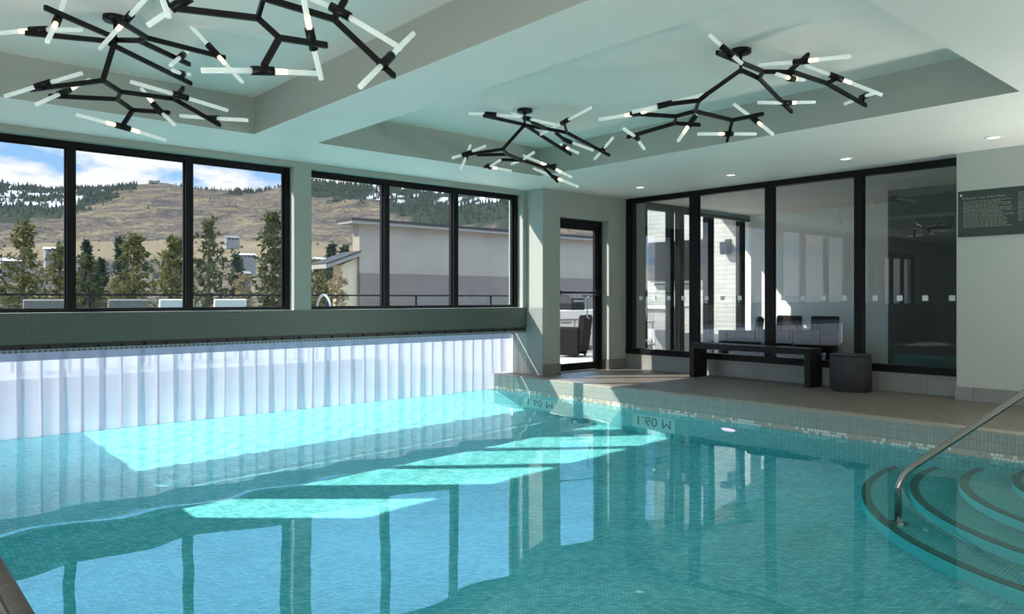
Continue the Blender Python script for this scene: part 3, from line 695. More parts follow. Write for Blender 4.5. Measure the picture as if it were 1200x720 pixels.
chandelier('large branching black chandelier with frosted tubes, cropped by the top edge of the photo', (1.49, 3.46), 3.58, lambda X, Y: (200 + X / 4, Y / 4),
    dict(T1=(-5, 36, lo), M0=(435, -10, lo), M1=(408, 85, lo), M2=(510, 178, lo), T2=(727, 212, lo), T3=(435, 312, lo - .1), N=(765, 90, lo), T4=(1045, 355, lo - .05), U1=(820, -5, lo + .05), A=(95, -20, lo + .1)),
    [('S', 'M0'), ('M0', 'M1', 'T1'), ('M1', 'M2', 'T2'), ('M2', 'T3'), ('M0', 'N', 'T4'), ('N', 'U1'), ('T1', 'A')],
    [(50, 15, (205, -70), (-108, 120), 0), (-60, -60, (-85, -200), (-10, 75), 0), (660, 182, (620, -20), (706, 372), -1), (795, 55, (650, -12), (1082, 228), 0), (1010, 285, (1138, 157), (888, 408), 0), (432, 332, (145, 330), (705, 346), 1)], 3.11, 0.6)
chandelier('branching black chandelier with frosted tubes over the far end of the pool, near the door', (5.60, 6.13), 8.3, lambda X, Y: (500 + X / 5, 90 + Y / 5),
    dict(a=(335, 228, hi), b1=(640, 296, hi), b2=(620, 268, hi), b3=(700, 304, hi), b4=(822, 328, hi), u=(806, 270, hi + .05), e=(1070, 461, hi - .08), c=(655, 335, hi), c2=(845, 456, hi - .08), f=(755, 328, hi), f2=(815, 375, hi - .06),
         H=(445, 425, lo), L=(215, 461, lo), L2=(475, 456, lo - .02), L3=(300, 459, lo - .02), N1=(560, 490, lo), N2=(682, 530, lo), N3=(755, 518, lo + .02), T=(766, 613, lo - .1), K=(450, 487, lo - .05), K2=(340, 530, lo - .06)),
    [('a', 'S'), ('S', 'b1', 'b3', 'b4'), ('b2', 'b3'), ('b4', 'u'), ('b4', 'e'), ('S', 'c', 'c2'), ('f', 'f2'), ('S', 'H'), ('H', 'L'), ('H', 'L2', 'L3'), ('L2', 'N1'), ('N1', 'N2', 'N3'), ('N2', 'T'), ('N1', 'K', 'K2')],
    [(375, 220, (245, 215), (545, 237), 0), (590, 245, (500, 215), (782, 287), 0), (812, 262, (975, 175), (655, 345), 0), (825, 376, (790, 350), (978, 432), 0), (812, 412, (785, 394), (888, 447), 2), (1035, 425, (1090, 358), (985, 482), 0),
     (235, 450, (347, 406), (148, 477), 0), (232, 468, (256, 403), (200, 542), 0), (365, 528, (430, 490), (518, 557), 1), (730, 530, (565, 462), (850, 590), 2), (755, 592, (590, 522), (915, 656), 1), (560, 488, (627, 444), (498, 512), 0)], 3.11)
chandelier('branching black chandelier with frosted tubes in the right coffer, closest to the deck', (5.61, 3.46), 6.31, lambda X, Y: (690 + X / 3.3333, 30 + Y / 3.3333),
    dict(a=(500, 105, hi), a1=(662, 172, hi), j=(680, 180, hi), j0=(665, 206, hi), b1=(800, 182, hi), b2=(930, 226, hi), b3=(1082, 312, hi - .08), u1=(770, 190, hi), u2=(857, 114, hi + .06), v2=(975, 203, hi + .04), c=(792, 337, hi - .1),
         d1=(465, 265, lo + .05), H=(430, 293, lo), e=(270, 312, lo), g0=(415, 335, lo), g1=(340, 355, lo), g2=(165, 344, lo), k1=(335, 382, lo - .02), k2=(152, 436, lo - .05), k3=(432, 388, lo - .04), h1=(560, 370, lo), h2=(680, 345, lo + .02), h3=(540, 450, lo - .12)),
    [('a', 'a1', 'j'), ('S', 'j0', 'j'), ('j', 'b1', 'b2', 'b3'), ('b1', 'u1', 'u2'), ('b2', 'v2'), ('j0', 'c'), ('S', 'd1', 'H'), ('H', 'e'), ('H', 'g0', 'g1', 'g2'), ('g1', 'k1', 'k2'), ('k1', 'k3'), ('g0', 'h1', 'h2'), ('h1', 'h3')],
    [(540, 100, (470, 35), (600, 150), 0), (830, 140, (662, 155), (1022, 120), 1), (790, 207, (735, 190), (840, 212), 2), (967, 202, (845, 155), (1147, 272), 1), (1075, 277, (1000, 306), (1122, 262), 0), (770, 302, (638, 300), (923, 298), 1), (296, 309, (170, 338), (472, 264), 0),
     (194, 343, (40, 367), (268, 322), 2), (184, 436, (138, 404), (216, 482), 0), (402, 374, (420, 345), (348, 452), 1), (652, 371, (568, 308), (718, 424), 1), (542, 423, (398, 424), (682, 424), -1)], 3.11)
# ------------------------------------------------------------------ outdoors: terrace
M['concrete'] = pbr('terrace_concrete', (0.46, 0.44, 0.41), 0.8, noise=0.08, nscale=3)
M['stucco'] = pbr('grey_stucco', (0.28, 0.235, 0.185), 0.9, noise=0.07, nscale=1.3)
M['stuccobase'] = pbr('taupe_stucco', (0.165, 0.135, 0.115), 0.9, noise=0.07, nscale=1.3)
M['tan'] = pbr('tan_stucco', (0.50, 0.40, 0.27), 0.9, noise=0.05)
M['roofmetal'] = pbr('dark_roof_edge', (0.05, 0.048, 0.047), 0.8, spec=0.1)
M['fascia'] = pbr('pale_fascia', (0.26, 0.24, 0.21), 0.8, spec=0.1)
M['wicker'] = pbr('dark_wicker', (0.018, 0.015, 0.014), 0.8, spec=0.1, noise=0.35, nscale=60, bump=0.4)
M['cushion'] = pbr('white_cushion', (0.42, 0.41, 0.385), 0.8)
M['sling'] = pbr('taupe_sling_fabric', (0.13, 0.11, 0.10), 0.8, noise=0.15, nscale=30)
M['counter'] = pbr('white_counter', (0.78, 0.77, 0.75), 0.4)
M['cabinet'] = pbr('grey_cabinet', (0.34, 0.33, 0.33), 0.5)
M['tvscreen'] = pbr('black_screen', (0.014, 0.012, 0.014), 0.8, spec=0.05)
M['clear'] = glass('balustrade_glass', (0.90, 0.95, 0.94), 1.45, 0.8)

b = MB()
for x0, x1, y0, y1 in grid_holes([-14, 34, PX0, PX1], [YO, 18.5, PY1], lambda x, y: PX0 < x < PX1 and y < PY1): b.box(x0, x1, y0, y1, -0.4, -0.005)
struct(b.build('ground_terrace', M['concrete']))
bal = thing('balustrade', 'clear glass balustrade with thin black top rail beyond the windows', 'railing', (2, 16.8, 0))
b = MB(); b.box(-12, 19.0, 16.78, 16.83, 1.245, 1.285); b.build('top_rail', M['black'], bal)
xx = -12.0
while xx < 19.0:
    b = MB(); b.box(xx, xx + 0.04, 16.785, 16.825, -0.005, 1.245); b.build('post', M['black'], bal)
    b = MB(); x1 = min(xx + 2.6, 19.0); b.quad((xx + 0.04, 16.805, 0.08), (x1, 16.805, 0.08), (x1, 16.805, 1.2), (xx + 0.04, 16.805, 1.2)); b.build('pane', M['clear'], bal, fix=False); xx += 2.6

def lounge(x, y, rz, fabric, label):
    r_ = thing('patio_armchair', label, 'outdoor chair', (0, 0, -0.005), 'armchairs on the terrace outside the windows')
    b = MB(); b.box(-0.30, 0.30, -0.35, 0.35, 0.31, 0.44, 0.03); b.build('seat', fabric, r_)
    b = MB(); b.prism([(0.22, 0.42), (0.32, 0.42), (0.44, 1.16), (0.36, 1.18)], 'x', -0.30, 0.30); b.build('backrest', fabric, r_)
    for sx in (-1, 1):
        b = MB(); b.box(sx * 0.345 - 0.04, sx * 0.345 + 0.04, -0.36, 0.36, 0.56, 0.62, 0.01); b.build('armrest', M['dark'], r_)
        for sy in (-0.33, 0.31):
            b = MB(); b.box(sx * 0.345 - 0.025, sx * 0.345 + 0.025, sy, sy + 0.05, 0.0, 0.56); b.build('leg', M['dark'], r_)
    r_.rotation_euler = (0, 0, rz); r_.location = (x, y, -0.005)
    return r_
lounge(2.36, 14.2, R(180), M['sling'], 'taupe high backed patio chair outside the leftmost window pane'); lounge(3.59, 14.2, R(176), M['sling'], 'taupe high backed patio chair outside the second window pane')
lounge(4.55, 14.9, R(182), M['cushion'], 'white cushioned patio chair outside the middle of the long window'); lounge(5.57, 14.9, R(178), M['cushion'], 'white cushioned patio chair outside the right end of the long window')

lad = thing('pool_exit_rail', 'bright steel hoop rail of the outdoor pool exit', 'rail', (6.9, 13.4, -0.005))
for dx in (0.0, 0.45):
    b = MB(); cx0 = 6.5 + dx; yq = 13.12; b.tube([(cx0, yq, -0.5), (cx0, yq, 0.98)] + [(cx0, yq + 0.28 * (1 - math.cos(R(180) * k / 8)), 0.98 + 0.28 * math.sin(R(180) * k / 8)) for k in range(1, 9)] + [(cx0, yq + 0.56, -0.005)], 0.024, 10); b.build('hoop', M['steel'], lad)

# neighbouring stucco building
nb = thing('neighbour_building', 'grey stucco neighbouring building with sloped dark roof edge', 'building', (20, 20, 0))
b = MB(); b.prism([(11.55, -6.0), (34.0, -6.0), (34.0, 3.45), (11.55, 3.45)], 'y', 20.0, 20.4); nw = b.build('wall', M['stucco'], nb)
b = MB(); b.box(11.53, 34.0, 19.985, 20.0, -6.0, 1.95); b.box(11.535, 11.55, 19.985, 20.4, -6.0, 1.95); b.build('base_band', M['stuccobase'], nb)
b = MB(); b.prism([(11.15, 3.42), (34.4, 3.42), (34.4, 3.50), (11.15, 3.50)], 'y', 19.75, 20.6); b.build('soffit', M['fascia'], nb)
b = MB(); b.prism([(11.12, 3.50), (34.4, 3.50), (34.4, 3.58), (11.12, 3.58)], 'y', 19.72, 20.65); b.build('roof', M['roofmetal'], nb)
hs = thing('tan_annex', 'low tan annex with a pale sloping eave left of the grey building', 'building', (11.2, 20.6, 0))
b = MB(); b.prism([(11.0, -6.0), (11.53, -6.0), (11.53, 2.42), (11.0, 2.18)], 'y', 20.1, 20.6); b.build('wall', M['tan'], hs)
b = MB(); b.prism([(10.40, 2.06), (11.53, 2.46), (11.53, 2.58), (10.40, 2.18)], 'y', 19.9, 20.9); b.build('eave', M['fascia'], hs)
b = MB(); b.prism([(10.40, 2.18), (11.53, 2.58), (11.53, 2.62), (10.40, 2.22)], 'y', 19.86, 20.95); b.build('roof', M['roofmetal'], hs)

# patio beyond the door and the lounge glazing
kt = thing('outdoor_kitchen', 'white topped outdoor kitchen counter seen through the door', 'counter', (12.2, 12.3, -0.005))
b = MB(); b.box(11.2, 13.6, 11.9, 12.6, 0.06, 0.73); b.box(11.25, 13.55, 11.96, 12.55, -0.005, 0.06); b.build('body', M['cabinet'], kt)
b = MB(); b.box(11.1, 13.7, 11.82, 12.65, 0.73, 0.92, 0.006); b.build('countertop', M['counter'], kt)
for k in range(4):
    x0 = 11.24 + k * 0.59
    for z0, z1 in ((0.10, 0.38), (0.41, 0.70)):
        b = MB(); b.box(x0, x0 + 0.55, 11.88, 11.90, z0, z1, 0.004); dw = b.build('drawer', M['counter'], kt)
        b = MB(); b.box(x0 + 0.12, x0 + 0.43, 11.86, 11.88, z1 - 0.06, z1 - 0.045); b.build('handle', M['dark'], dw)
gr = thing('grill', 'black barbecue grill standing on the white outdoor counter', 'grill', (12.75, 12.3, 0.92))
b = MB(); b.box(12.5, 12.95, 12.1, 12.5, 0.92, 1.08, 0.01); b.build('body', M['black'], gr)
b = MB(); b.prism([(12.1, 1.08), (12.5, 1.08), (12.5, 1.2), (12.4, 1.28), (12.2, 1.28), (12.1, 1.2)], 'x', 12.51, 12.94); b.build('lid', M['dark'], gr)
b = MB(); b.rod((12.55, 12.07, 1.13), (12.9, 12.07, 1.13), 0.012); b.build('handle', M['steel'], gr)

def wicker(x, y, rz, label, grp, s=1.0):
    r_ = thing('wicker_armchair', label, 'armchair', (0, 0, 0), grp)
    b = MB(); b.box(-0.32 * s, 0.32 * s, -0.33, 0.30, 0.18, 0.40, 0.03); b.build('seat', M['wicker'], r_)
    b = MB(); b.prism([(0.26, 0.12), (0.34, 0.12), (0.42, 0.82), (0.39, 0.86), (0.34, 0.86), (0.31, 0.82)], 'x', -0.40 * s, 0.40 * s); b.build('backrest', M['wicker'], r_)
    for sx in (-1, 1):
        b = MB(); b.box(sx * 0.37 * s - 0.05, sx * 0.37 * s + 0.05, -0.36, 0.30, 0.04, 0.60, 0.03); b.build('armrest', M['wicker'], r_)
        for sy in (-0.33, 0.24):
            b = MB(); b.box(sx * 0.37 * s - 0.02, sx * 0.37 * s + 0.02, sy, sy + 0.04, 0.0, 0.04); b.build('foot', M['dark'], r_)
    r_.location = (x, y, 0.0); r_.rotation_euler = (0, 0, rz)
    return r_
wicker(11.2, 10.9, R(205), 'dark wicker armchair in the sun outside the door', 'wicker armchairs', 0.7).location.z = -0.005
wicker(12.3, 7.62, R(215), 'dark wicker armchair behind the glass above the left half of the bench', 'wicker armchairs', 0.62)
wicker(13.35, 7.45, R(262), 'dark wicker armchair behind the third glass pane, left of its twin', 'wicker armchairs', 0.62)
wicker(13.35, 6.70, R(268), 'dark wicker armchair behind the third glass pane, right of its twin', 'wicker armchairs', 0.62)

tv = thing('outdoor_television', 'large black screen mounted on the white brick wall', 'television', (XC1, 10.25, 1.6))
b = MB(); b.box(XC1 - 0.07, XC1 - 0.02, 9.49, 11.02, 1.60, 2.48, 0.006); b.build('screen', M['tvscreen'], tv)
b = MB(); b.box(XC1 - 0.02, XC1 - 0.002, 10.0, 10.5, 1.85, 2.2); b.build('bracket', M['black'], tv)
sb = thing('soundbar', 'grey soundbar below the black screen on the brick wall', 'soundbar', (XC1, 10.2, 1.48))
b = MB(); b.box(XC1 - 0.10, XC1, 9.5, 10.85, 1.47, 1.56, 0.01); b.build('body', M['cabinet'], sb)
b = MB(); b.box(XC1 - 0.104, XC1 - 0.10, 9.54, 10.81, 1.482, 1.548); b.build('grille', M['charcoal'], sb)
sc = thing('wall_sconce', 'dark lantern sconce on the sunlit brick wall right of the screen', 'sconce', (XC1, 8.93, 2.25))
b = MB(); b.box(XC1 - 0.03, XC1, 8.86, 9.0, 2.15, 2.45, 0.005); b.build('backplate', M['dark'], sc)
b = MB(); b.prism([(XC1 - 0.19, 2.12), (XC1 - 0.05, 2.12), (XC1 - 0.03, 2.38), (XC1 - 0.21, 2.38)], 'y', 8.85, 9.01); b.build('lantern', M['dark'], sc)
bc = thing('bar_counter', 'grey patio bar counter with pale top below the black screen', 'bar counter', (13.1, 10.1, -0.005))
b = MB(); b.box(12.75, 13.25, 9.5, 11.4, -0.005, 0.98); b.build('body', M['cabinet'], bc)
b = MB(); b.box(12.65, 13.35, 9.4, 11.5, 0.98, 1.03, 0.005); b.build('top', M['counter'], bc)
def stool(x, y, label):
    r_ = thing('bar_stool', label, 'stool', (0, 0, 0), 'white slatted stools by the patio bar')
    b = MB()
    for k in range(4): b.box(-0.2, 0.2, -0.2 + k * 0.105, -0.2 + k * 0.105 + 0.08, 0.70, 0.73)
    b.build('seat', M['counter'], r_)
    for sx in (-1, 1):
        for sy in (-1, 1):
            b = MB(); b.bar((sx * 0.21, sy * 0.21, 0.0), (sx * 0.17, sy * 0.17, 0.70), 0.03, 0.03, (0, 1, 0)); b.build('leg', M['counter'], r_)
    for sx, sy in ((1, 0), (-1, 0), (0, 1), (0, -1)):
        b = MB(); p = Vector((sx * 0.20, sy * 0.20, 0.25)); d_ = Vector((-sy, sx, 0)) * 0.19; b.bar(p - d_, p + d_, 0.025, 0.04); b.build('rung', M['counter'], r_)
    r_.location = (x, y, -0.005); return r_
stool(12.3, 10.65, 'white slatted stool in front of the patio bar, farther left'); stool(12.35, 9.95, 'white slatted stool in front of the patio bar, nearer the mullions')

# ------------------------------------------------------------------ outdoors: hills, town, trees
def lerp_tab(tab, x):
    for (a, p), (c, q) in zip(tab[:-1], tab[1:]):
        if x <= c: return p + (q - p) * (x - a) / (c - a) if x >= a else p
    return tab[-1][1]
from mathutils import noise as mn
RIDGE = [(-500, 214), (0, 213), (60, 221), (120, 219), (160, 216), (190, 215), (225, 221), (300, 225), (365, 213), (440, 220), (490, 219), (540, 228), (620, 236), (900, 240), (1300, 262)]
PROF = [(45, 408), (80, 366), (130, 330), (180, 312), (240, 299), (300, 290), (380, 270), (470, 250), (560, 233)]
def ground(px, D):
    if D > 560: py = lerp_tab([(560, 233), (640, 233)], D)
    py = lerp_tab(PROF, D)
    if D >= 560: py = 233 + (lerp_tab(RIDGE, px) - 233) * min(1, (D - 560) / 90.0)
    p = at(px, 349.5, D)
    amp = 0.3 if D < 120 else 0.9 if D < 300 else 4.5
    n_ = mn.fractal(Vector((p.x / 60, p.y / 60, 0.3)), 1.0, 2.0, 5) * amp * (1.0 if D < 600 else 0.5)
    return Vector((p.x, p.y, CH + (CY - py) / F * D + n_))
b = MB(); pxs = list(range(-700, 1500, 8)); Ds = [45 * (700 / 45) ** (k / 90) for k in range(91)]
cols = []
for D in Ds:
    for px in pxs:
        p = ground(px, D); b.v.append(tuple(p))
        f1 = mn.noise(Vector((p.x / 40, p.y / 40, 5.0))); f2 = mn.noise(Vector((p.x / 9, p.y / 9, 9.0)))
        # forested shoulders left and right of the bare knoll, snow in the clearings
        df_ = lerp_tab([(-300, 330), (0, 395), (90, 480), (150, 600), (175, 690), (340, 640), (372, 560), (440, 530), (480, 450), (540, 400), (600, 350), (1500, 330)], px)
        forest = 1 if D > df_ + 70 * f1 + 25 * f2 else 0
        snow = 1 if (forest and D > 520 and (px < 120 or px > 430) and f2 + 0.5 * f1 > 0.22) else 0
        field = 1.0 if 210 < D < 330 else 0.0
        cols.append((forest, snow, field))
nx_ = len(pxs)
for j in range(len(Ds) - 1):
    for i in range(nx_ - 1):
        a = j * nx_ + i; b.f.append((a, a + 1, a + nx_ + 1, a + nx_)); b.sm.append(True)
m, t, o = mat('dry_hillside')
bs = N(t, 'ShaderNodeBsdfDiffuse'); at_ = N(t, 'ShaderNodeAttribute', attribute_name='cover'); sp = N(t, 'ShaderNodeSeparateXYZ'); t.links.new(at_.outputs['Vector'], sp.inputs[0])
g = N(t, 'ShaderNodeNewGeometry')
n1 = N(t, 'ShaderNodeTexNoise', Scale=0.045, Detail=8.0, Roughness=0.72); n2 = N(t, 'ShaderNodeTexNoise', Scale=0.5, Detail=6.0, Roughness=0.75)
t.links.new(g.outputs['Position'], n1.inputs['Vector']); t.links.new(g.outputs['Position'], n2.inputs['Vector'])
r1 = N(t, 'ShaderNodeValToRGB'); r1.color_ramp.elements[0].position = 0.38; r1.color_ramp.elements[0].color = (0.062, 0.056, 0.055, 1); r1.color_ramp.elements[1].position = 0.64; r1.color_ramp.elements[1].color = (0.165, 0.130, 0.083, 1)
q_ = r1.color_ramp.elements.new(0.5); q_.color = (0.10, 0.083, 0.068, 1)
t.links.new(n1.outputs[0], r1.inputs[0])
r2 = N(t, 'ShaderNodeValToRGB'); r2.color_ramp.elements[0].position = 0.36; r2.color_ramp.elements[0].color = (0.30, 0.30, 0.30, 1); r2.color_ramp.elements[1].position = 0.62; r2.color_ramp.elements[1].color = (1.45, 1.45, 1.45, 1)
t.links.new(n2.outputs[0], r2.inputs[0])
mm = N(t, 'ShaderNodeMix', data_type='RGBA', blend_type='MULTIPLY'); mm.inputs['Factor'].default_value = 1; t.links.new(r1.outputs[0], mm.inputs[6]); t.links.new(r2.outputs[0], mm.inputs[7])
def over(prev, fac, col):
    k = N(t, 'ShaderNodeMix', data_type='RGBA'); t.links.new(fac, k.inputs['Factor']); t.links.new(prev, k.inputs[6]); k.inputs[7].default_value = (*col, 1); return k.outputs[2]
fm = N(t, 'ShaderNodeMath', operation='MULTIPLY'); fm.inputs[1].default_value = 0.7; t.links.new(sp.outputs['Z'], fm.inputs[0])
c_ = over(mm.outputs[2], fm.outputs[0], (0.19, 0.148, 0.095)); c_ = over(c_, sp.outputs['X'], (0.035, 0.042, 0.034)); c_ = over(c_, sp.outputs['Y'], (0.62, 0.63, 0.66))
t.links.new(c_, bs.inputs[0]); t.links.new(bs.outputs[0], o.inputs[0]); M['hill'] = m
hill = b.build('terrain_hillside', M['hill'], fix=False); struct(hill, 'brown valley slope rising to a wooded ridge', 'hillside')
ca = hill.data.attributes.new('cover', 'FLOAT_VECTOR', 'POINT'); ca.data.foreach_set('vector', [v_ for c3 in cols for v_ in c3])

# ridge forest: a mass of small conifers nobody could count
M['conifer'] = pbr('dark_conifer', (0.035, 0.045, 0.030), 0.9)
b = MB(); random.seed(21); cnt = 0
while cnt < 9000:
    px = random.uniform(-300, 1150); D = random.triangular(390, 665, 650)
    j = min(range(len(Ds)), key=lambda q: abs(Ds[q] - D)); i = min(max(int((px + 700) / 8), 0), nx_ - 1)
    fo, sn, _ = cols[j * nx_ + i]
    if (not fo and not (D > 635 and random.random() < 0.55)) or (sn and random.random() < 0.72): 
        if random.random() > 0.012: cnt += 0.2; continue
    if D > 600 and 160 < px < 205: continue
    p = ground(px, D); h_ = random.uniform(2.2, 4.6) * (1.0 if fo else 0.7); rr = h_ * 0.24; k0 = len(b.v)
    b.v += [(p.x + rr * math.cos(a), p.y + rr * math.sin(a), p.z) for a in (0, 1.57, 3.14, 4.71)] + [(p.x, p.y, p.z + h_)]
    b.f += [(k0 + q, k0 + (q + 1) % 4, k0 + 4) for q in range(4)]; b.sm += [False] * 4; cnt += 1
tag(b.build('conifer_forest', M['conifer'], fix=False), 'dark conifer forest covering the ridge on the horizon', 'forest', kind='stuff')
# low scrub and orchard rows on the valley floor
M['scrub'] = pbr('dull_scrub', (0.075, 0.07, 0.045), 0.9, noise=0.4, nscale=0.2)
b = MB(); cnt = 0
while cnt < 520:
    px = random.uniform(-250, 1000); D = random.uniform(110, 330); p = ground(px, D); h_ = random.uniform(0.5, 1.5); k0 = len(b.v); rr = h_ * 0.7
    if 205 < D < 300 and random.random() < 0.85: cnt += 0.3; continue
    if any(abs(px - hpx) < 900.0 / D * 4.5 and abs(D - hD) < 9 for hpx, hD in ((271, 262), (63, 150), (14, 130), (290, 140), (283, 110), (376, 160))): continue
    b.v += [(p.x + rr * math.cos(a) * random.uniform(.7, 1.2), p.y + rr * math.sin(a), p.z - 0.2) for a in (0, 1.05, 2.1, 3.14, 4.2, 5.2)] + [(p.x + rr * .6 * math.cos(a), p.y + rr * .6 * math.sin(a), p.z + h_ * .7) for a in (0.5, 1.55, 2.6, 3.64, 4.7, 5.7)] + [(p.x, p.y, p.z + h_)]
    for q in range(6): b.f += [(k0 + q, k0 + (q + 1) % 6, k0 + 6 + q), (k0 + (q + 1) % 6, k0 + 6 + (q + 1) % 6, k0 + 6 + q), (k0 + 6 + q, k0 + 6 + (q + 1) % 6, k0 + 12)]; b.sm += [False] * 3
    cnt += 1
tag(b.build('valley_scrub', M['scrub'], fix=False), 'dull olive scrub and bushes scattered over the valley floor', 'bushes', kind='stuff')

# valley houses
M['paleroof'] = pbr('pale_house_roof', (0.55, 0.56, 0.60), 0.7); M['housewall'] = pbr('house_wall', (0.22, 0.20, 0.18), 0.8); M['greyroof'] = pbr('slate_house_roof', (0.14, 0.15, 0.18), 0.7)
def house(px, py, D, w_, h_, roof, label):
    p = ground(px, D); p.z = CH + (CY - py) / F * D - h_; yaw_ = R(-41)
    r_ = thing('valley_house', label, 'house', tuple(p), 'houses in the valley')
    q = MB(); q.box(p.x - w_ / 2, p.x + w_ / 2, p.y - w_ * .35, p.y + w_ * .35, p.z - 3, p.z + h_ * 0.6); wl = q.build('wall', M['housewall'], r_)
    q = MB(); q.prism([(p.y - w_ * .42, p.z + h_ * .6), (p.y, p.z + h_), (p.y + w_ * .42, p.z + h_ * .6)], 'x', p.x - w_ * .55, p.x + w_ * .55); q.build('roof', roof, r_)
    q = MB()
    for k in range(3): 
        q2 = MB(); q2.box(p.x - w_ * .35 + k * w_ * .28, p.x - w_ * .35 + k * w_ * .28 + w_ * .14, p.y - w_ * .352, p.y - w_ * .349, p.z + h_ * .15, p.z + h_ * .45); q2.build('window', M['dark'], r_)
house(271, 277, 262, 4.6, 1.5, M['greyroof'], 'large slate roofed house alone on the brown valley bench')
house(63, 290, 150, 3.2, 1.1, M['paleroof'], 'pale roofed house behind pines in the leftmost pane')
house(14, 303, 130, 3.4, 1.2, M['paleroof'], 'pale roofed building at the left edge of the photo')
house(290, 297, 140, 2.4, 0.9, M['paleroof'], 'pale roofed house right of the thin tall pine')
house(283, 318, 110, 2.2, 0.9, M['housewall'], 'brown roofed house low among pines in the third pane')
house(376, 302, 160, 3, 1.1, M['paleroof'], 'pale roofed house left of the tan annex')
tw = thing('ridge_lodge', 'tiny flat buildings on top of the bare knoll', 'building', tuple(ground(180, 650)))
p = ground(180, 650); b = MB(); b.box(p.x - 4, p.x + 1.5, p.y - 2, p.y + 2, p.z - 1, p.z + 1.3); b.build('block', M['housewall'], tw)
b = MB(); b.box(p.x + 2.2, p.x + 4.5, p.y - 2, p.y + 2, p.z - 1, p.z + 2.0); b.build('tower', M['housewall'], tw)

# foreground pines
M['bark'] = pbr('pine_bark', (0.11, 0.085, 0.065), 0.9)
def leafmat(name, c1, c2):
    m, t, o = mat(name); d_ = N(t, 'ShaderNodeBsdfDiffuse'); tl_ = N(t, 'ShaderNodeBsdfTranslucent'); g_ = N(t, 'ShaderNodeNewGeometry')
    rp = N(t, 'ShaderNodeValToRGB'); rp.color_ramp.elements[0].color = (*c1, 1); rp.color_ramp.elements[1].color = (*c2, 1); t.links.new(g_.outputs['Random Per Island'], rp.inputs[0])
    t.links.new(rp.outputs[0], d_.inputs[0]); t.links.new(rp.outputs[0], tl_.inputs[0])
    mi_ = N(t, 'ShaderNodeMixShader'); mi_.inputs[0].default_value = 0.3; t.links.new(d_.outputs[0], mi_.inputs[1]); t.links.new(tl_.outputs[0], mi_.inputs[2]); t.links.new(mi_.outputs[0], o.inputs[0]); return m
M['needles'] = leafmat('olive_pine_needles', (0.055, 0.062, 0.022), (0.17, 0.16, 0.06)); M['needles2'] = leafmat('green_pine_needles', (0.030, 0.042, 0.020), (0.10, 0.11, 0.045)); M['twigs'] = leafmat('bare_yellow_twigs', (0.17, 0.13, 0.075), (0.36, 0.28, 0.15)); M['needles3'] = leafmat('blue_green_needles', (0.028, 0.045, 0.035), (0.07, 0.09, 0.065))
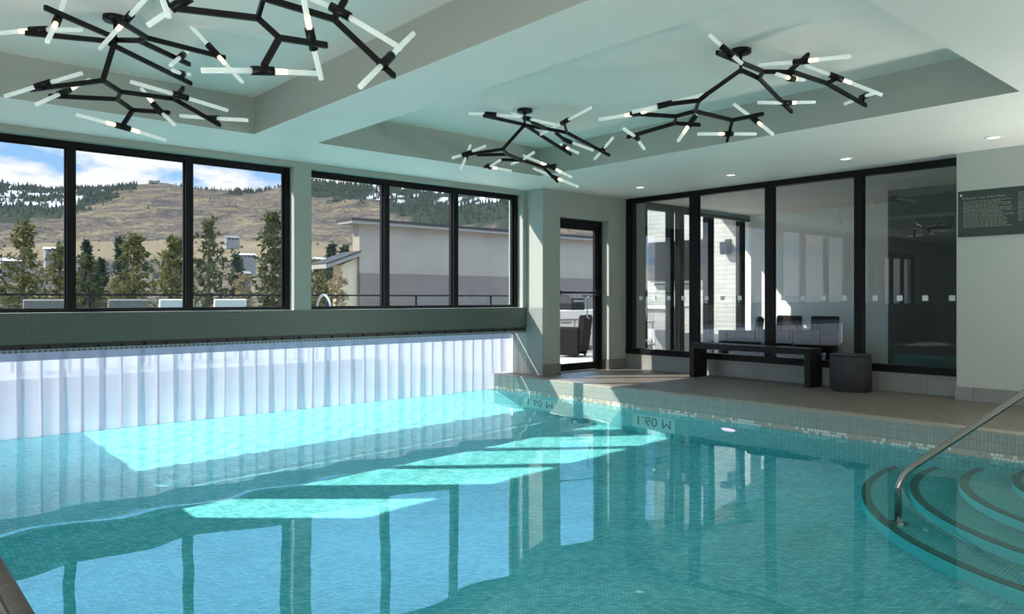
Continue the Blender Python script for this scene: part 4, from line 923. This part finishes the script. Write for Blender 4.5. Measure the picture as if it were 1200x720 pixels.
def pine(px, pytop, wpx, D, leaf, label, seed, dense=1.0, full=0.45, tuft=1.0):
    """Irregular pine: trunk, drooping whorled branches, needle tufts."""
    random.seed(seed); top = at(px, pytop, D); H = top.z + 5.0; z0 = top.z - H; wd = wpx / F * D
    r_ = thing('pine_tree', label, 'tree', (top.x, top.y, z0), 'pine trees beyond the terrace')
    b = MB(); b.tube([(top.x, top.y, z0), (top.x + 0.06, top.y, z0 + H * .4), (top.x - 0.03, top.y, z0 + H * .8), (top.x, top.y, top.z)], [0.16, 0.12, 0.06, 0.015], 8)
    lf = MB(); n = int(120 * dense)
    for k in range(n):
        f_ = (k + random.random()) / n; z = top.z - 0.1 - (H - 0.8) * f_ ** 1.1; L = wd * 0.62 * (0.10 + 0.90 * min(1, f_ / full) ** 0.8) * random.uniform(0.55, 1.12); a = k * 2.4 + random.uniform(-.5, .5)
        dz = L * random.uniform(-0.28, 0.22) + (0.2 * L if f_ < 0.15 else 0)
        p0 = Vector((top.x, top.y, z)); p1 = p0 + Vector((math.cos(a) * L, math.sin(a) * L, dz)); b.rod(p0, p1, 0.022, 0.006, 4, False)
        nt_ = max(3, int(L / 0.16))
        for q in range(nt_):
            c = p0.lerp(p1, 0.22 + 0.80 * (q + random.random()) / nt_) + Vector((random.gauss(0, .09), random.gauss(0, .09), random.gauss(0.02, .07)))
            for s_ in range(10):
                s1 = Vector((random.gauss(0, 1), random.gauss(0, 1), random.gauss(0.25, 1))).normalized() * random.uniform(.10, .26) * tuft; s2 = Vector((random.gauss(0, 1), random.gauss(0, 1), random.gauss(0, 1))).normalized() * random.uniform(.03, .065) * tuft
                lf.add([c, c + s1 * .5 + s2, c + s1, c + s1 * .5 - s2], [(0, 1, 2, 3)])
    b.build('trunk', M['bark'], r_); lf.build('foliage', leaf, r_, fix=False)
pine(-12, 285, 70, 34, M['needles2'], 'green pine cut by the left edge of the photo', 1)
pine(28, 262, 66, 26, M['needles'], 'ragged olive pine in the leftmost pane', 2, 0.95)
pine(70, 288, 58, 30, M['needles'], 'olive pine just left of the first mullion', 3, 1.1)
pine(104, 300, 52, 34, M['needles2'], 'small green pine just right of the first mullion', 4)
pine(135, 322, 40, 38, M['twigs'], 'bare tawny tree low in the second pane', 6, 0.8, 0.5, .8)
pine(157, 275, 66, 28, M['needles'], 'pointed olive pine in the middle of the second pane', 5, 1.15)
pine(203, 279, 74, 23.5, M['needles'], 'broad olive pine behind the second mullion', 7, 1.3, 0.6)
pine(245, 259, 62, 31, M['needles2'], 'thin tall pine with gaps in its crown in the third pane', 8, 0.9)
pine(284, 322, 52, 29, M['twigs'], 'tawny leafless tree between the two tallest pines', 9, 0.8, 0.5, .8)
pine(320, 250, 76, 26, M['needles2'], 'tall dense pine at the right end of the long window', 10, 1.3, 0.7)
pine(372, 305, 60, 34, M['needles'], 'olive tree behind the steel hoop rail left of the tan annex', 12, 1.0, 0.5)
pine(396, 322, 34, 20.5, M['twigs'], 'bare yellow shrub in front of the tan annex', 13, 0.8, 0.4, .7)
for i, (px, py, wv, D, lab) in enumerate([(101, 282, 26, 75, 'dark conifer in the distance right of the first mullion'), (139, 279, 13, 90, 'slim dark spire shaped conifer in the distance, left of its twin'), (147, 284, 12, 92, 'slim dark spire shaped conifer in the distance, right of its twin'), (118, 305, 26, 70, 'rounded dark conifer low in the second pane'),
                               (278, 300, 30, 70, 'rounded dark conifer low in the third pane'), (389, 287, 24, 60, 'dark conifer behind the eave of the tan annex'), (404, 290, 26, 62, 'dark conifer touching the grey building wall')]):
    pine(px, py, wv, D, M['needles3'], lab, 30 + i, 0.7, 0.7, 2.2)
